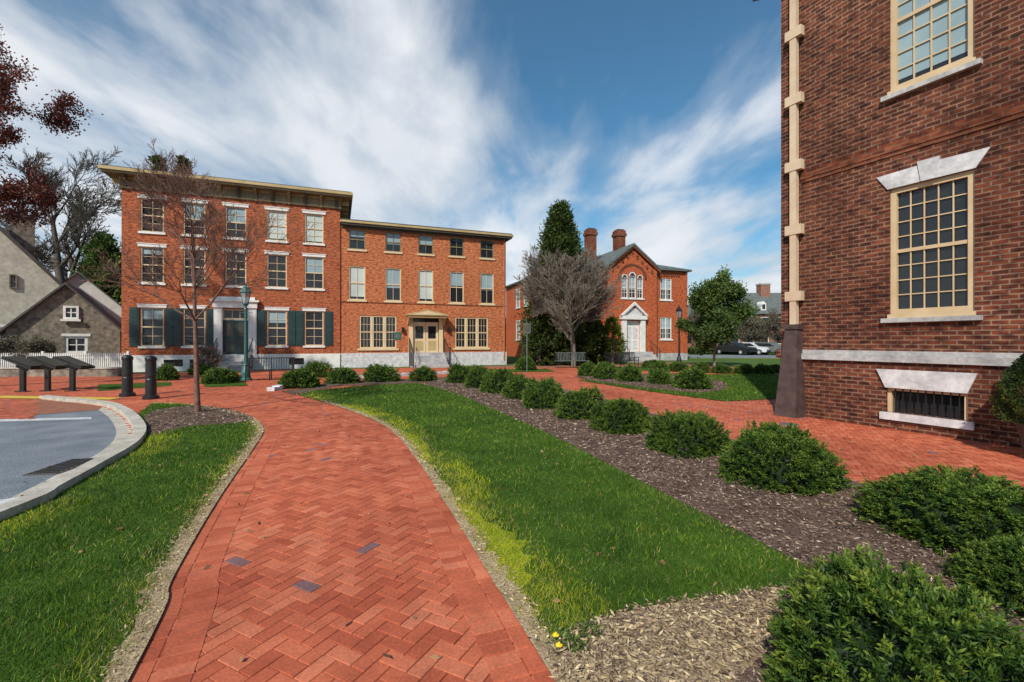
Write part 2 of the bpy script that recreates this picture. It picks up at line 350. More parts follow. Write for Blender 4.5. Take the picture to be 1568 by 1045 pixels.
bricks('brick_path',C,an,2*u-.004,u-.004,.016,rn)
def course(line,off,step,perp):
    ln=offset(line,off); out=[];A=[]; P=np.array(ln); seg=np.linalg.norm(np.diff(P,axis=0),axis=1); cum=np.concatenate([[0],np.cumsum(seg)])
    for s in np.arange(step/2,cum[-1],step):
        i=min(np.searchsorted(cum,s)-1,len(seg)-1); t=(s-cum[i])/seg[i]; p=P[i]+(P[i+1]-P[i])*t; d=P[i+1]-P[i]
        out.append(p);A.append(math.atan2(d[1],d[0])+(math.pi/2 if perp else 0))
    return np.array(out),np.array(A)
cs=[]
for line,sg in ((path_left,1),(path_right,-1),(mulch_right[6:-1],-1)):
    cs+= [course(line,sg*.05,.184,False),course(line,sg*.19,.092,True)]
C=np.concatenate([c[0] for c in cs]);A=np.concatenate([c[1] for c in cs])
bricks('brick_path_border',C,A,u*2-.005,u-.004,.019,RNG.beta(2,2,len(C))*.9+.03)

# ---- grass
def blades(name,poly,excl,edges,bands,rng):
    P=[];Hh=[];Ww=[]
    xs=[p[0] for p in poly]; ys=[p[1] for p in poly]
    for y0,y1,den,h,w in bands:
        a=max(y0,min(ys));b=min(y1,max(ys))
        if b<=a: continue
        x0,x1=max(min(xs),-12),min(max(xs),12); n=int((x1-x0)*(b-a)*den)
        q=np.stack([rng.uniform(x0,x1,n),rng.uniform(a,b,n)],1); q=q[pip(q,poly)]
        for e in excl: q=q[~pip(q,e)]
        P.append(q);Hh.append(np.full(len(q),h));Ww.append(np.full(len(q),w))
    q=np.concatenate(P);h=np.concatenate(Hh)*rng.uniform(.45,1.25,len(q));w=np.concatenate(Ww); n=len(q)
    r=rng.random(n)*.76; r[rng.random(n)<.03]=.98
    r[rng.random(n)<.03]=.84
    for line,wd,py,ps in edges:
        d=pdist(q,line); nz=np.clip(.5+.9*np.sin(q[:,1]*1.9+1)*np.sin(q[:,0]*2.1+q[:,1]*.9),0,1)
        near=np.clip(1-d/wd,0,1)**.7; z=rng.random(n)
        r=np.where(z<near*py*nz,.78+rng.random(n)*.14,r); r=np.where((z>1-near**2*ps),.96+rng.random(n)*.04,r)
        keep=~((d<.07)&(rng.random(n)<.75)); q,h,w,r=q[keep],h[keep],w[keep],r[keep]; n=len(q)
    an=rng.uniform(0,2*math.pi,n); ln=rng.normal(0,.5,(n,2))*h[:,None]
    h=h*(.8+.3*np.sin(q[:,0]*7+np.sin(q[:,1]*5)*2)*np.sin(q[:,1]*6+q[:,0]*3))
    bx=np.cos(an)*w/2;by=np.sin(an)*w/2; z=np.full(n,.02)
    v=np.stack([np.stack([q[:,0]-bx,q[:,1]-by,z],1),np.stack([q[:,0]+bx,q[:,1]+by,z],1),np.stack([q[:,0]+ln[:,0],q[:,1]+ln[:,1],z+h],1)],1).reshape(-1,3)
    return npmesh(name,v,np.arange(3*n).reshape(n,3),'grass',np.repeat(r,3))
bands=[(0.5,3.2,11000,.050,.0045),(3.2,5,7000,.05,.006),(5,8,3500,.052,.009),(8,13,1500,.055,.014),(13,22,500,.06,.025)]
blades('grass',lawnA,[mulchA],[(path_left,.35,.35,.4),(kerb_out,.5,.7,.1)],bands,RNG)
blades('grass',lawnB,[],[(path_right,.60,1.9,.35),(lawnB_right,.18,.1,.3)],bands,RNG)
blades('grass',lawnD,[mulchD],[],bands,RNG)
blades('grass',mulchA,[],[],[(0,20,30,.06,.01)],RNG)
def chips(name,poly,bands,mat,rng,excl=(),wf=(.12,.4)):
    P=[];S=[]
    xs=[p[0] for p in poly]; ys=[p[1] for p in poly]
    for y0,y1,den,s in bands:
        a=max(y0,min(ys));b=min(y1,max(ys))
        if b<=a: continue
        x0,x1=max(min(xs),-15),min(max(xs),15); n=int((x1-x0)*(b-a)*den); q=np.stack([rng.uniform(x0,x1,n),rng.uniform(a,b,n)],1); q=q[pip(q,poly)]
        for e in excl: q=q[~pip(q,e)]
        P.append(q);S.append(np.full(len(q),s))
    q=np.concatenate(P);s=np.concatenate(S);n=len(q)
    p=np.concatenate([q,(.030+rng.random((n,1))*.018)],1); D=np.concatenate([rng.normal(size=(n,2)),rng.normal(0,.22,(n,1))],1)
    v,f=leaf_geo(p,D,s*rng.uniform(.4,1.5,n),s*rng.uniform(*wf,n),rng)
    return npmesh(name,v,f,mat,np.repeat(rng.random(n),4))
cb=[(.5,3.5,2600,.032),(3.5,6,1500,.04),(6,10,600,.055),(10,20,200,.07)]
chips('mulch_chips',mulchC,cb,'chips',RNG,[lawnB])
chips('mulch_chips',mulchA,cb,'chips',RNG); chips('mulch_chips',mulchD,cb,'chips',RNG)
chips('straw_litter',dry,[(.5,6,3000,.038)],'straw',RNG)
chips('mulch_chips',dry,[(.5,6,1300,.03)],'chips',RNG)
chips('fallen_leaves',[(-6,1),(8,1),(8,14),(-6,14)],[(1,14,3.0,.045)],'deadleaf',RNG,[],(.4,.8))
for ln,sg in((path_left,-1),(path_right,1)):
    pl=offset(ln[3:],-.0)+offset(ln[3:],sg*.13)[::-1]
    chips('straw_litter',pl,[(.5,4,2500,.028),(4,12,1100,.045)],'straw',RNG)

# ================= vegetation =================
def shrub_mesh(name,seed,ntuft,nl,ll,lw,mat='yew',oblong=.72):
    rng=np.random.default_rng(seed)
    d=nrm(rng.normal(size=(ntuft,3))); d[:,2]=np.abs(d[:,2])*1.0-.12*rng.random(ntuft); d=nrm(d)
    ph=rng.uniform(0,6,6)
    rad=1+.07*np.sin(5*d[:,0]+ph[0])+.07*np.sin(6*d[:,1]+ph[1])+.05*np.sin(9*d[:,2]+ph[2]+4*d[:,0])+rng.normal(0,.035,ntuft)
    depth=rng.uniform(.80,1.0,ntuft)
    sq=d/np.maximum(np.linalg.norm(np.abs(d)**1.35,axis=1,keepdims=True)**(1/1.35),.01); sq=sq/np.max(np.linalg.norm(sq,axis=1))*1.04
    base=sq*(rad*depth)[:,None]*np.array([.5,.5,.5*oblong*1.7])
    tu=nrm(d*np.array([1,1,.8])+np.array([0,0,.45])+rng.normal(0,.25,(ntuft,3)))
    br=rng.normal(0,.17,ntuft)
    P=np.repeat(base,nl,0); T=np.repeat(tu,nl,0); n=len(P); s=rng.random(n)
    P=P+T*(s*ll*2.4)[:,None]+rng.normal(0,ll*.2,(n,3)); D=T*(.5+.5*s[:,None])+rng.normal(0,.5,(n,3))
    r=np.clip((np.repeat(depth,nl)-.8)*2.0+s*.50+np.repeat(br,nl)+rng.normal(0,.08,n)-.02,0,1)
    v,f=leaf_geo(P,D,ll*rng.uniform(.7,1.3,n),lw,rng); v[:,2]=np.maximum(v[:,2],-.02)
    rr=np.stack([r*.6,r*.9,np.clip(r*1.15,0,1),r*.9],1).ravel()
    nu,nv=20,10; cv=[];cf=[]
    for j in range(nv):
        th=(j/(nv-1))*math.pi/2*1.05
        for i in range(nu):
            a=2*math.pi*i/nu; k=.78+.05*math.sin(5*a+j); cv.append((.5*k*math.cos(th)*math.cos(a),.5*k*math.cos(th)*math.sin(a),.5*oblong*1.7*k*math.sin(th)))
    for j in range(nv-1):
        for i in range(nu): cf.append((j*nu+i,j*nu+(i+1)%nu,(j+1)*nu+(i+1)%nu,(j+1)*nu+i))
    V=np.concatenate([v,np.array(cv)]); Fc=np.concatenate([f,np.array(cf)+len(v)]); R=np.concatenate([rr,np.zeros(len(cv))])  # inner core takes the darkest green: dim shrub interior put into the colour
    return npmesh(name,V,Fc,mat,R,link=False)
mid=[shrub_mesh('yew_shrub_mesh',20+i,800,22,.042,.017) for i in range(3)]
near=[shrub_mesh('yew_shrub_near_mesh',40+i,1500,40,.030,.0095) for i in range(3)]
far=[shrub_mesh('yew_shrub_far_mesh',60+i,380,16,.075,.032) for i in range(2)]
def put(name,me,loc,s,rz=None):
    o=bpy.data.objects.new(name,me); scene.collection.objects.link(o); o.location=loc; o.scale=s; o.rotation_euler[2]=rz if rz is not None else random.uniform(0,6.28); return o
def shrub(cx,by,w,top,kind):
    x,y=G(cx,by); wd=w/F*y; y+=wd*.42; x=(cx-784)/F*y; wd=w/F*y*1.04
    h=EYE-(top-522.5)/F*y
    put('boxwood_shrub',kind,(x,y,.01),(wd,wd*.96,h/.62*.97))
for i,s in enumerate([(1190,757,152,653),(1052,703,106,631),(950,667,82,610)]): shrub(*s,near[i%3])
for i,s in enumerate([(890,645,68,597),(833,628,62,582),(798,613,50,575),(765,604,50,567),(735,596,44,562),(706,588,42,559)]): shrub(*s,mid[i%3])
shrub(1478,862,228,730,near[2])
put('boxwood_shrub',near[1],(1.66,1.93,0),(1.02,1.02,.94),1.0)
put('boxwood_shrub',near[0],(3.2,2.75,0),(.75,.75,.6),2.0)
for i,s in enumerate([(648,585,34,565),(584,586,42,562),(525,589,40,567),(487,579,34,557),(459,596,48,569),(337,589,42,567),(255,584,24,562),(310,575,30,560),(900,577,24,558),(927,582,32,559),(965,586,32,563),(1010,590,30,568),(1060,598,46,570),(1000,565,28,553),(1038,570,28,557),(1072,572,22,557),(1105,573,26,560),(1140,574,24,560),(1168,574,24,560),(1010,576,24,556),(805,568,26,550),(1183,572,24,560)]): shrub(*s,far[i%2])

def segs_mesh(S,k):
    P0=np.array([s[0] for s in S]);P1=np.array([s[1] for s in S]);R0=np.array([s[2] for s in S]);R1=np.array([s[3] for s in S])
    D=nrm(P1-P0); ref=np.where(np.abs(D[:,2:3])>.9,np.array([[1,0,0]]),np.array([[0,0,1]])); U=nrm(np.cross(D,ref));W=np.cross(D,U)
    vs=[]
    for P,R in((P0,R0),(P1,R1)):
        for i in range(k):
            a=2*math.pi*i/k; vs.append(P+(U*math.cos(a)+W*math.sin(a))*R[:,None])
    V=np.stack(vs,1).reshape(-1,3); o=np.arange(len(S))[:,None]*2*k
    Fc=np.concatenate([o+np.array([i,(i+1)%k,k+(i+1)%k,k+i]) for i in range(k)]); return V,Fc
def make_tree(name,base,trunkL,r0,seed,levels,nch,ratio,spread,wob,trop,bark,starts,leaf=None,minr=.004,lean=(0,0,1)):
    rng=np.random.default_rng(seed); segs=[];tips=[]
    def br(p,d,L,r,lv):
        n=6 if lv==0 else (4 if lv<levels else 3)
        for i in range(n):
            d=d+rng.normal(0,wob*(.4 if lv==0 else 1),3)+np.array([0,0,trop]); d=d/np.linalg.norm(d); q=p+d*L/n
            ra=max(r*(1-i/n*.7),minr); rb=max(r*(1-(i+1)/n*.7),minr); segs.append((p,q,ra,rb)); 
            if lv>=levels-1: tips.append((q,d))
            if lv<levels and i>=starts[lv]:
                for k in range(nch[lv]):
                    a=rng.normal(size=3); a-=a@d*d; a/=np.linalg.norm(a); s=spread[lv]*rng.uniform(.7,1.3)
                    dc=d*math.cos(s)+a*math.sin(s); br(q,dc,L*ratio[lv]*rng.uniform(.7,1.2)*(1-.35*i/n),rb*.62,lv+1)
            p=q
    br(np.array(base,float),np.array(lean,float),trunkL,r0,0)
    e=empty(name)
    V,Fc=segs_mesh(segs,5); npmesh('limbs',V,Fc,bark,None,e,True)
    if leaf:
        mat,npt,sc,L,W=leaf; T=np.array([t[0] for t in tips]); D=np.array([t[1] for t in tips]); 
        P=np.repeat(T,npt,0)+rng.normal(0,sc,(len(T)*npt,3)); n=len(P); DD=np.repeat(D,npt,0)*.5+rng.normal(0,.7,(n,3))
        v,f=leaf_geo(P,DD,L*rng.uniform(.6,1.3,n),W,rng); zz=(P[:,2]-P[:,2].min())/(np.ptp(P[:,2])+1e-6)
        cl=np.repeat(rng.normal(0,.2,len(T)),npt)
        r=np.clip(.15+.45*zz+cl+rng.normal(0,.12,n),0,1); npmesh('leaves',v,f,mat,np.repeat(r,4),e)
    return e
def conifer(name,base,H,R,seed,mat,n=260,nl=90,L=.22,W=.09,z0=.06,power=.8):
    rng=np.random.default_rng(seed); e=empty(name); S=[(np.array(base,float),np.array(base,float)+np.array([0,0,H*.97]),R*.11,.02)]; P=[];D=[];r=[]
    for i in range(n):
        t=z0+(1-z0)*rng.random()**1.15; z=t*H; rr=R*((1-t)**power)*rng.uniform(.62,1.15)*min(1,.55+t*3)+.06; a=rng.uniform(0,2*math.pi)
        o=np.array(base)+np.array([0,0,z]); d=np.array([math.cos(a),math.sin(a),rng.uniform(-.1,.35)]); S.append((o,o+d*rr*.9,.02,.006))
        s=rng.uniform(.35,1,nl)**.7; p=o+d[None]*(rr*s)[:,None]+rng.normal(0,.13*R/1.8*(.4+s[:,None]*.5),(nl,3)); P.append(p); D.append(d*.6+np.array([0,0,.35])+rng.normal(0,.45,(nl,3)))
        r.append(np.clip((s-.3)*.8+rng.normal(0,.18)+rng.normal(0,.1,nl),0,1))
    V,Fc=segs_mesh(S,5); npmesh('limbs',V,Fc,'bark',None,e)
    P=np.concatenate(P);D=np.concatenate(D);r=np.concatenate(r); v,f=leaf_geo(P,D,L*rng.uniform(.6,1.3,len(P)),W,rng); npmesh('foliage',v,f,mat,np.repeat(r,4),e); return e
def at(px,Y): return ((px-784)/F*Y,Y,0)
make_tree('bare_sapling_tree',(*G(303,634),0),4.1,.062,5,4,[4,3,2,2],[.48,.55,.5,.5],[.85,.6,.55,.6],.07,.055,'barkred',[2,1,0,1],minr=.0028)
make_tree('bare_dogwood_tree',at(878,28.5),4.3,.20,14,4,[5,3,3,2],[.80,.60,.52,.5],[.85,.6,.55,.5],.07,.07,'bark',[1,0,0,0],minr=.009)
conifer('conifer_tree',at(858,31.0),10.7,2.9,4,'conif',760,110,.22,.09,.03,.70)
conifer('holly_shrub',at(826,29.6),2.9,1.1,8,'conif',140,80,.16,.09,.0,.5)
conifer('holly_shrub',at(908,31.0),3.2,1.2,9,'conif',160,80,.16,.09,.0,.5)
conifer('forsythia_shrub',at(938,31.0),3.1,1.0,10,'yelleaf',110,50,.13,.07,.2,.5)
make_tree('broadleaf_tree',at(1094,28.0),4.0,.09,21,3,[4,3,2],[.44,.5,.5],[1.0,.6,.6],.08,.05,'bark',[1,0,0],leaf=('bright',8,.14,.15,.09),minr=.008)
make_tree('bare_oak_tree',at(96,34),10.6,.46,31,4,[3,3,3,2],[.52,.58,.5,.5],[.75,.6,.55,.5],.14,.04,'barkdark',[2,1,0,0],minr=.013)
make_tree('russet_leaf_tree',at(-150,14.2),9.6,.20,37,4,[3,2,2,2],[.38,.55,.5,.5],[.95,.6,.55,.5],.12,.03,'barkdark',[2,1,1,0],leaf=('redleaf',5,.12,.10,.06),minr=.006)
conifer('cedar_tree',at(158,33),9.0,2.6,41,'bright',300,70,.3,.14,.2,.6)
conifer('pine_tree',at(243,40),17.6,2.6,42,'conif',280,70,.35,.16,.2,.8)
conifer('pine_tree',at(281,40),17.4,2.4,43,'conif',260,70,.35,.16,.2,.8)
make_tree('bare_shrub',at(318,22.2),.9,.02,51,3,[5,3,2],[.7,.6,.5],[.9,.6,.5],.1,.05,'barkpale',[0,0,0],minr=.006)
for px,sd in((52,52),(12,53)):
    make_tree('bare_shrub',at(px,21.8),1.1,.03,sd,3,[5,3,2],[.7,.6,.5],[.9,.6,.5],.1,.05,'bark',[0,0,0],leaf=('bgtree',1,.08,.08,.05),minr=.006)
for px,Y,h,sd in ((1143,62,3.6,61),(1190,60,3.8,62),(1165,66,3.5,65),(1075,62,4.5,63)):
    make_tree('bare_background_tree',at(px,Y),h,.10,sd,3,[4,3,3],[.5,.55,.5],[.8,.6,.5],.12,.05,'bark',[1,0,0],leaf=('bgtree',1,.2,.16,.1),minr=.014)
rng=np.random.default_rng(90); P=[];r=[]
for i in range(170):
    X=rng.uniform(-150,170);Y=rng.uniform(105,150); 
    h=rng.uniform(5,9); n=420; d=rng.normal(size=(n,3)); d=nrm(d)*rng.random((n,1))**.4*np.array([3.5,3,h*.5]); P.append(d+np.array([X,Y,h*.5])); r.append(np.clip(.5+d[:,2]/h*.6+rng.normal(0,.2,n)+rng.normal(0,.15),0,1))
P=np.concatenate(P);r=np.concatenate(r); v,f=leaf_geo(P,rng.normal(size=P.shape),1.1,.7,rng); npmesh('distant_tree_line',v,f,'bgtree',np.repeat(r,4))
rng=np.random.default_rng(91); n=9000; P=np.stack([rng.uniform(14,44,n),rng.uniform(54.5,56,n),rng.random(n)**.6*.7],1); v,f=leaf_geo(P,rng.normal(size=P.shape),.3,.2,rng); npmesh('clipped_hedge',v,f,'conif',np.repeat(rng.random(n),4))

pl=empty('potted_evergreen_shrub',(7.03,6.02,0))
pb=MB(); pb.lathe([(.0,.02),(.17,.02),(.18,.06),(.21,.30),(.25,.46),(.27,.47),(.27,.51),(.23,.51),(.22,.46),(0,.46)],'roofdark',20); pb.build('pot',pl,True)
rng=np.random.default_rng(5); n=26000; t=rng.random(n)**1.1; a=rng.uniform(0,6.28,n); rr=(.44*np.sin(np.clip(.25+t*.9,0,1)*math.pi)**.7*(1-t*.45)+.03)*(1+.10*np.sin(5*a+t*17)+.08*np.sin(9*a-t*25))*rng.random(n)**.18
P=np.stack([rr*np.cos(a),rr*np.sin(a),.50+t*1.28],1); D=np.stack([np.cos(a),np.sin(a),np.full(n,.9)],1)+rng.normal(0,.4,(n,3)); v,f=leaf_geo(P,D,.035,.016,rng)
rq=np.clip(.25+.5*(rr-.28)/.15*.5+.25*np.sin(7*a+t*23)+rng.normal(0,.12,n),0,1); npmesh('foliage',v,f,'conif',np.repeat(rq,4),pl)
fl=MB()
for px,py in((851,990),(856,1006)):
    x,y=G(px,py); 
    for k in range(14):
        a=k*2.4; R=Matrix.Rotation(a,3,'Z')@Matrix.Rotation(.35+.03*k,3,'Y'); fl.obox((x+.006*math.cos(a),y+.006*math.sin(a),.065),(.026,.007,.002),R,'flower')
    fl.tube((x,y,.02),(x,y,.064),.002,'lampgreen')
fl.build('dandelion')
# weed rosettes round the dandelions
rng=np.random.default_rng(15); c=np.array([G(862,988),G(900,975),G(880,1000)]); cc_=c[rng.integers(0,3,260)]; P=np.concatenate([cc_+rng.normal(0,.03,(260,2)),np.full((260,1),.032)],1); D=np.concatenate([rng.normal(size=(260,2)),rng.uniform(.2,.7,(260,1))],1)
v,f=leaf_geo(P,D,.045,.014,rng); npmesh('weeds',v,f,'bright',np.repeat(rng.random(260),4))

# ================= building parts =================
def wall(B,x0,x1,z0,z1,ops,y,mat,rev=.14,revmat=None):
    xs=sorted({x0,x1,*[o[0] for o in ops],*[o[1] for o in ops]}); zs=sorted({z0,z1,*[o[2] for o in ops],*[o[3] for o in ops]})
    xs=[x for x in xs if x0<=x<=x1]; zs=[z for z in zs if z0<=z<=z1]
    for a,b in zip(xs[:-1],xs[1:]):
        for c,d in zip(zs[:-1],zs[1:]):
            mx,mz=(a+b)/2,(c+d)/2
            if any(o[0]<mx<o[1] and o[2]<mz<o[3] for o in ops): continue
            B.quad((a,y,c),(b,y,c),(b,y,d),(a,y,d),mat)
    rm=revmat or mat
    for a,b,c,d in ops:
        B.quad((a,y,c),(a,y,d),(a,y+rev,d),(a,y+rev,c),rm); B.quad((b,y,d),(b,y,c),(b,y+rev,c),(b,y+rev,d),rm)
        B.quad((a,y,d),(b,y,d),(b,y+rev,d),(a,y+rev,d),rm); B.quad((b,y,c),(a,y,c),(a,y+rev,c),(b,y+rev,c),rm)
def window(B,o,y,cols,rows,fm='cream',fw=.06,mw=.022,blind=None,bf=.5,meet=True,sill=None,lintel=None,lintelh=.14):
    a,b,c,d=o; yg=y+.105
    B.quad((a,yg,c),(b,yg,c),(b,yg,d),(a,yg,d),'glass')
    if blind: 
        zz=d-(d-c)*bf; B.quad((a+fw,yg-.006,zz),(b-fw,yg-.006,zz),(b-fw,yg-.006,d-fw),(a+fw,yg-.006,d-fw),blind)
    y0=y+.035
    B.box(a,a+fw,y0,yg+.02,c,d,fm);B.box(b-fw,b,y0,yg+.02,c,d,fm);B.box(a+fw,b-fw,y0,yg+.02,d-fw,d,fm);B.box(a+fw,b-fw,y0,yg+.02,c,c+fw,fm)
    A,Bx,Cc,Dd=a+fw,b-fw,c+fw,d-fw
    if meet: zm=(c+d)/2; B.box(A,Bx,y+.055,yg-.008,zm-.03,zm+.03,fm)
    for i in range(1,cols): x=A+(Bx-A)*i/cols; B.box(x-mw/2,x+mw/2,y+.072,yg-.012,Cc,Dd,fm)
    for j in range(1,rows):
        z=Cc+(Dd-Cc)*j/rows
        if meet and j*2==rows: continue
        B.box(A,Bx,y+.075,yg-.0125,z-mw/2,z+mw/2,fm)
    if sill: B.box(a-.09,b+.09,y-.07,y+.034,c-.11,c-.001,sill)
    if lintel: B.box(a-.12,b+.12,y-.035,y+.03,d+.001,d+lintelh,lintel)

TH=math.atan2(.358,.934)
def facx(px,ox=-10.2,oy=27.0,dx=.934,dy=.358):
    r=(px-784)/F; return (r*oy-ox)/(dx-r*dy)
OB=(-10.2,27.0,0)
main=empty('brick_townhouse',OB,TH)
X0=-10.45; DP=9.0
W=MB(); D_=MB()
z1f=(1.33,3.34); z2f=(4.64,6.50); z3f=(7.28,9.0)
wx=[facx(p) for p in (233,297.5,361,424,481)]; hw=.50
ops=[];wins=[]
for i,x in enumerate(wx):
    for zi,z in enumerate((z1f,z2f,z3f)):
        if i==2 and zi==0: continue
        o=(x-hw,x+hw,z[0],z[1]); ops.append(o); wins.append((o,i,zi))
door=(wx[2]-.62,wx[2]+.62,.86,3.35); ops.append(door)
wall(W,X0,0,.86,9.42,ops,0,'brick_main')
bops=[(wx[0]+.5,wx[0]+1.35,.25,.62),(wx[1]-.2,wx[1]+.5,.25,.62),(wx[3]+.6,wx[3]+1.4,.25,.62)]
wall(W,X0-.04,.0,0,.86,bops,-.05,'white',.14)
W.quad((X0-.04,-.05,.86),(0,-.05,.86),(0,0,.86),(X0-.04,0,.86),'white')
for o in bops: window(D_,o,-.05,3,1,'black',.04,.02,meet=False)
W.quad((X0,DP,0),(X0,0,0),(X0,0,10.2),(X0,DP,10.2),'brick_main'); W.quad((0,0,0),(0,DP,0),(0,DP,10.2),(0,0,10.2),'brick_main'); W.quad((0,DP,0),(X0,DP,0),(X0,DP,10.2),(0,DP,10.2),'brick_main')
W.build('walls',main)
bl={(3,2):('blind',.92),(4,2):('blind',.92),(2,2):('blind_reflect_blue',.5),(1,2):('blind_reflect_blue',.55),(4,1):('blind_reflect_blue',.5),(0,1):('blind_reflect_blue',.2),(0,0):('blind_reflect_blue',.3),(3,0):('blind_reflect_blue',.35)}
for o,i,zi in wins:
    bm,bf=bl.get((i,zi),(None,.5))
    window(D_,o,0,2,4,'cream',.055,.022,bm,bf,True,'white','white')
    D_.box(o[0]-.16,o[1]+.16,-.06,-.036,o[3]+.145,o[3]+.185,'white')
D_.build('windows',main)
S_=MB()
for i in (0,1,3,4):
    o=(wx[i]-hw,wx[i]+hw,z1f[0],z1f[1])
    for sd in(-1,1):
        xa=o[0]-.50 if sd<0 else o[1]+.06; xb=xa+.44
        if i==0 and sd<0: xa,xb=o[0]-.46,o[0]-.06
        S_.box(xa,xb,-.05,-.012,o[2],o[3],'green')
        for zz in (0,1):
            za=o[2]+.08+zz*1.0; S_.box(xa+.06,xb-.06,-.062,-.05,za,za+.85,'green')
            for k in range(10): S_.box(xa+.07,xb-.07,-.072,-.062,za+.03+k*.082,za+.07+k*.082,'green')
S_.build('shutters',main)
E=MB(); x=wx[2]
E.box(door[0],door[1],.10,.13,.86,2.75,'green'); 
for sx in(-1,1):
    for zz in((1.0,1.7),(1.85,2.6)): E.box(x+sx*.3-.2,x+sx*.3+.2,.085,.10,zz[0],zz[1],'bracket')
window(D2:=MB(),(door[0],door[1],2.80,3.35),0,3,1,'cream',.06,.03,meet=False); D2.build('door_transom',main)
E.box(door[0],door[1],.06,.13,2.75,2.80,'white')
for sx in(-1,1): 
    xa=x+sx*.82; E.box(xa-.2,xa+.2,-.12,-.003,.86,3.42,'white'); E.box(xa-.16,xa+.16,-.14,-.12,1.1,3.3,'white'); E.box(xa-.24,xa+.24,-.16,-.003,.50,.86,'white')
E.box(x-1.06,x+1.06,-.20,-.003,3.42,3.75,'white'); E.box(x-1.16,x+1.16,-.30,-.003,3.75,3.86,'white'); E.box(x-.95,x+.95,-.16,-.003,3.86,4.02,'white')
for k in range(5): E.box(x-.8,x+.8,-.35-.28*(5-k),-.055,k*.17,(k+1)*.17,'stone')
for sx in(-1,1):
    E.tube((x+sx*.85,-1.7,0),(x+sx*.85,-1.7,.95),.02,'black'); E.tube((x+sx*.85,-1.7,.95),(x+sx*.85,-.2,1.75),.02,'black')
    for k in range(8): yy=-1.6+k*.19; E.tube((x+sx*.85,yy,.1),(x+sx*.85,yy,1.0+k*.1),.009,'black')
E.build('entrance',main)
Cn=MB(); oh=.62
Cn.box(X0-.05,.05,-.06,.0-.003,9.42,10.02,'frieze'); Cn.box(X0-.07,.07,-.09,-.06,9.42,9.52,'creamdark'); Cn.box(X0-.07,.07,-.09,-.06,9.90,10.02,'creamdark')
Cn.box(X0-.05,X0-.003,0,DP,9.42,10.02,'creamdark'); Cn.box(.003,.05,0,DP,9.42,10.02,'creamdark')
Cn.box(X0-oh,oh,-oh,DP+oh,10.02,10.12,'frieze'); Cn.box(X0-oh-.08,oh+.08,-oh-.08,DP+oh,10.12,10.27,'creamdark'); Cn.box(X0-oh,oh,-oh,DP+oh,10.272,10.33,'roofdark')
nb=13
for k in range(nb):
    xx=X0+.2+(0-X0-.4)*k/(nb-1)
    pts=[(-.061,9.35),(-.14,9.40),(-.2,9.62),(-.5,9.9),(-.52,10.018),(-.061,10.018)]
    Cn.prism(pts,xx-.07,xx+.07,'x','frieze' if k%2 else 'bracket')
for k in range(8):
    yy=.4+k*1.1; Cn.box(.05,.5,yy-.06,yy+.06,9.75,10.018,'creamdark'); Cn.box(X0-.5,X0-.05,yy-.06,yy+.06,9.75,10.018,'creamdark')
Cn.build('cornice',main)

annex=empty('brick_annex_building',OB,TH)
A=MB();Dw=MB(); XE=facx(775)
az=[(1.12,3.12),(4.08,6.12),(7.12,8.32)]
ax=[facx(p) for p in(547,602.5,652.5,700,746.5)]
ops=[];aw=[]
for i,x in enumerate(ax):
    for zi in(1,2):
        o=(x-.47,x+.47,*az[zi]); ops.append(o); aw.append((o,i,zi))
tr=[]
for pa,pb in((550,608),(697,748.5)):
    a,b=facx(pa),facx(pb); tr.append((a,b,1.15,3.15)); ops.append(tr[-1])
ad=(ax[2]-.85,ax[2]+.85,.87,3.05); ops.append(ad)
Yf=.08
wall(A,.003,XE,.87,8.5,ops,Yf,'brick_annex')
A.box(.003,XE+.05,Yf-.06,Yf+.0-.003,0,.87,'stonewhite')
A.box(.003,XE+.02,Yf-.03,Yf-.003,3.92,4.0-.035,'brick_belt')
A.quad((XE,Yf,0),(XE,7,0),(XE,7,8.5),(XE,Yf,8.5),'brick_annex'); A.quad((XE,7,0),(.003,7,0),(.003,7,8.5),(XE,7,8.5),'brick_annex')
A.build('walls',annex)
for o,i,zi in aw:
    bm={ (0,1):'blind',(1,1):'blind_reflect_blue',(2,1):'blind',(3,1):'blind_reflect_blue',(4,1):'blind_reflect_blue',(1,2):'blind_reflect_blue',(2,2):'blind_reflect_blue',(0,2):'blind_reflect_blue'}.get((i,zi))
    window(Dw,o,Yf,2,2,'frieze' if zi==2 else 'cream',.06,.025,bm,.9 if bm=='blind' else (.35,.6,.5,.45,.55)[i],True,'cream',None)
for o in tr:
    a,b,c,d=o; w=(b-a)/3
    for k in range(3):
        oo=(a+k*w+.02,a+(k+1)*w-.02,c,d); window(Dw,oo,Yf,3,4,'cream',.08,.018,None,.5,True)
    Dw.box(a-.1,b+.1,Yf-.08,Yf+.03,c-.12,c-.001,'cream')
    for k in(1,2): Dw.box(a+k*w-.019,a+k*w+.019,Yf+.02,Yf+.12,c,d,'cream')
Dw.build('windows',annex)
E=MB(); x=ax[2]
E.quad((ad[0],Yf+.13,.87),(ad[1],Yf+.13,.87),(ad[1],Yf+.13,3.05),(ad[0],Yf+.13,3.05),'glass')
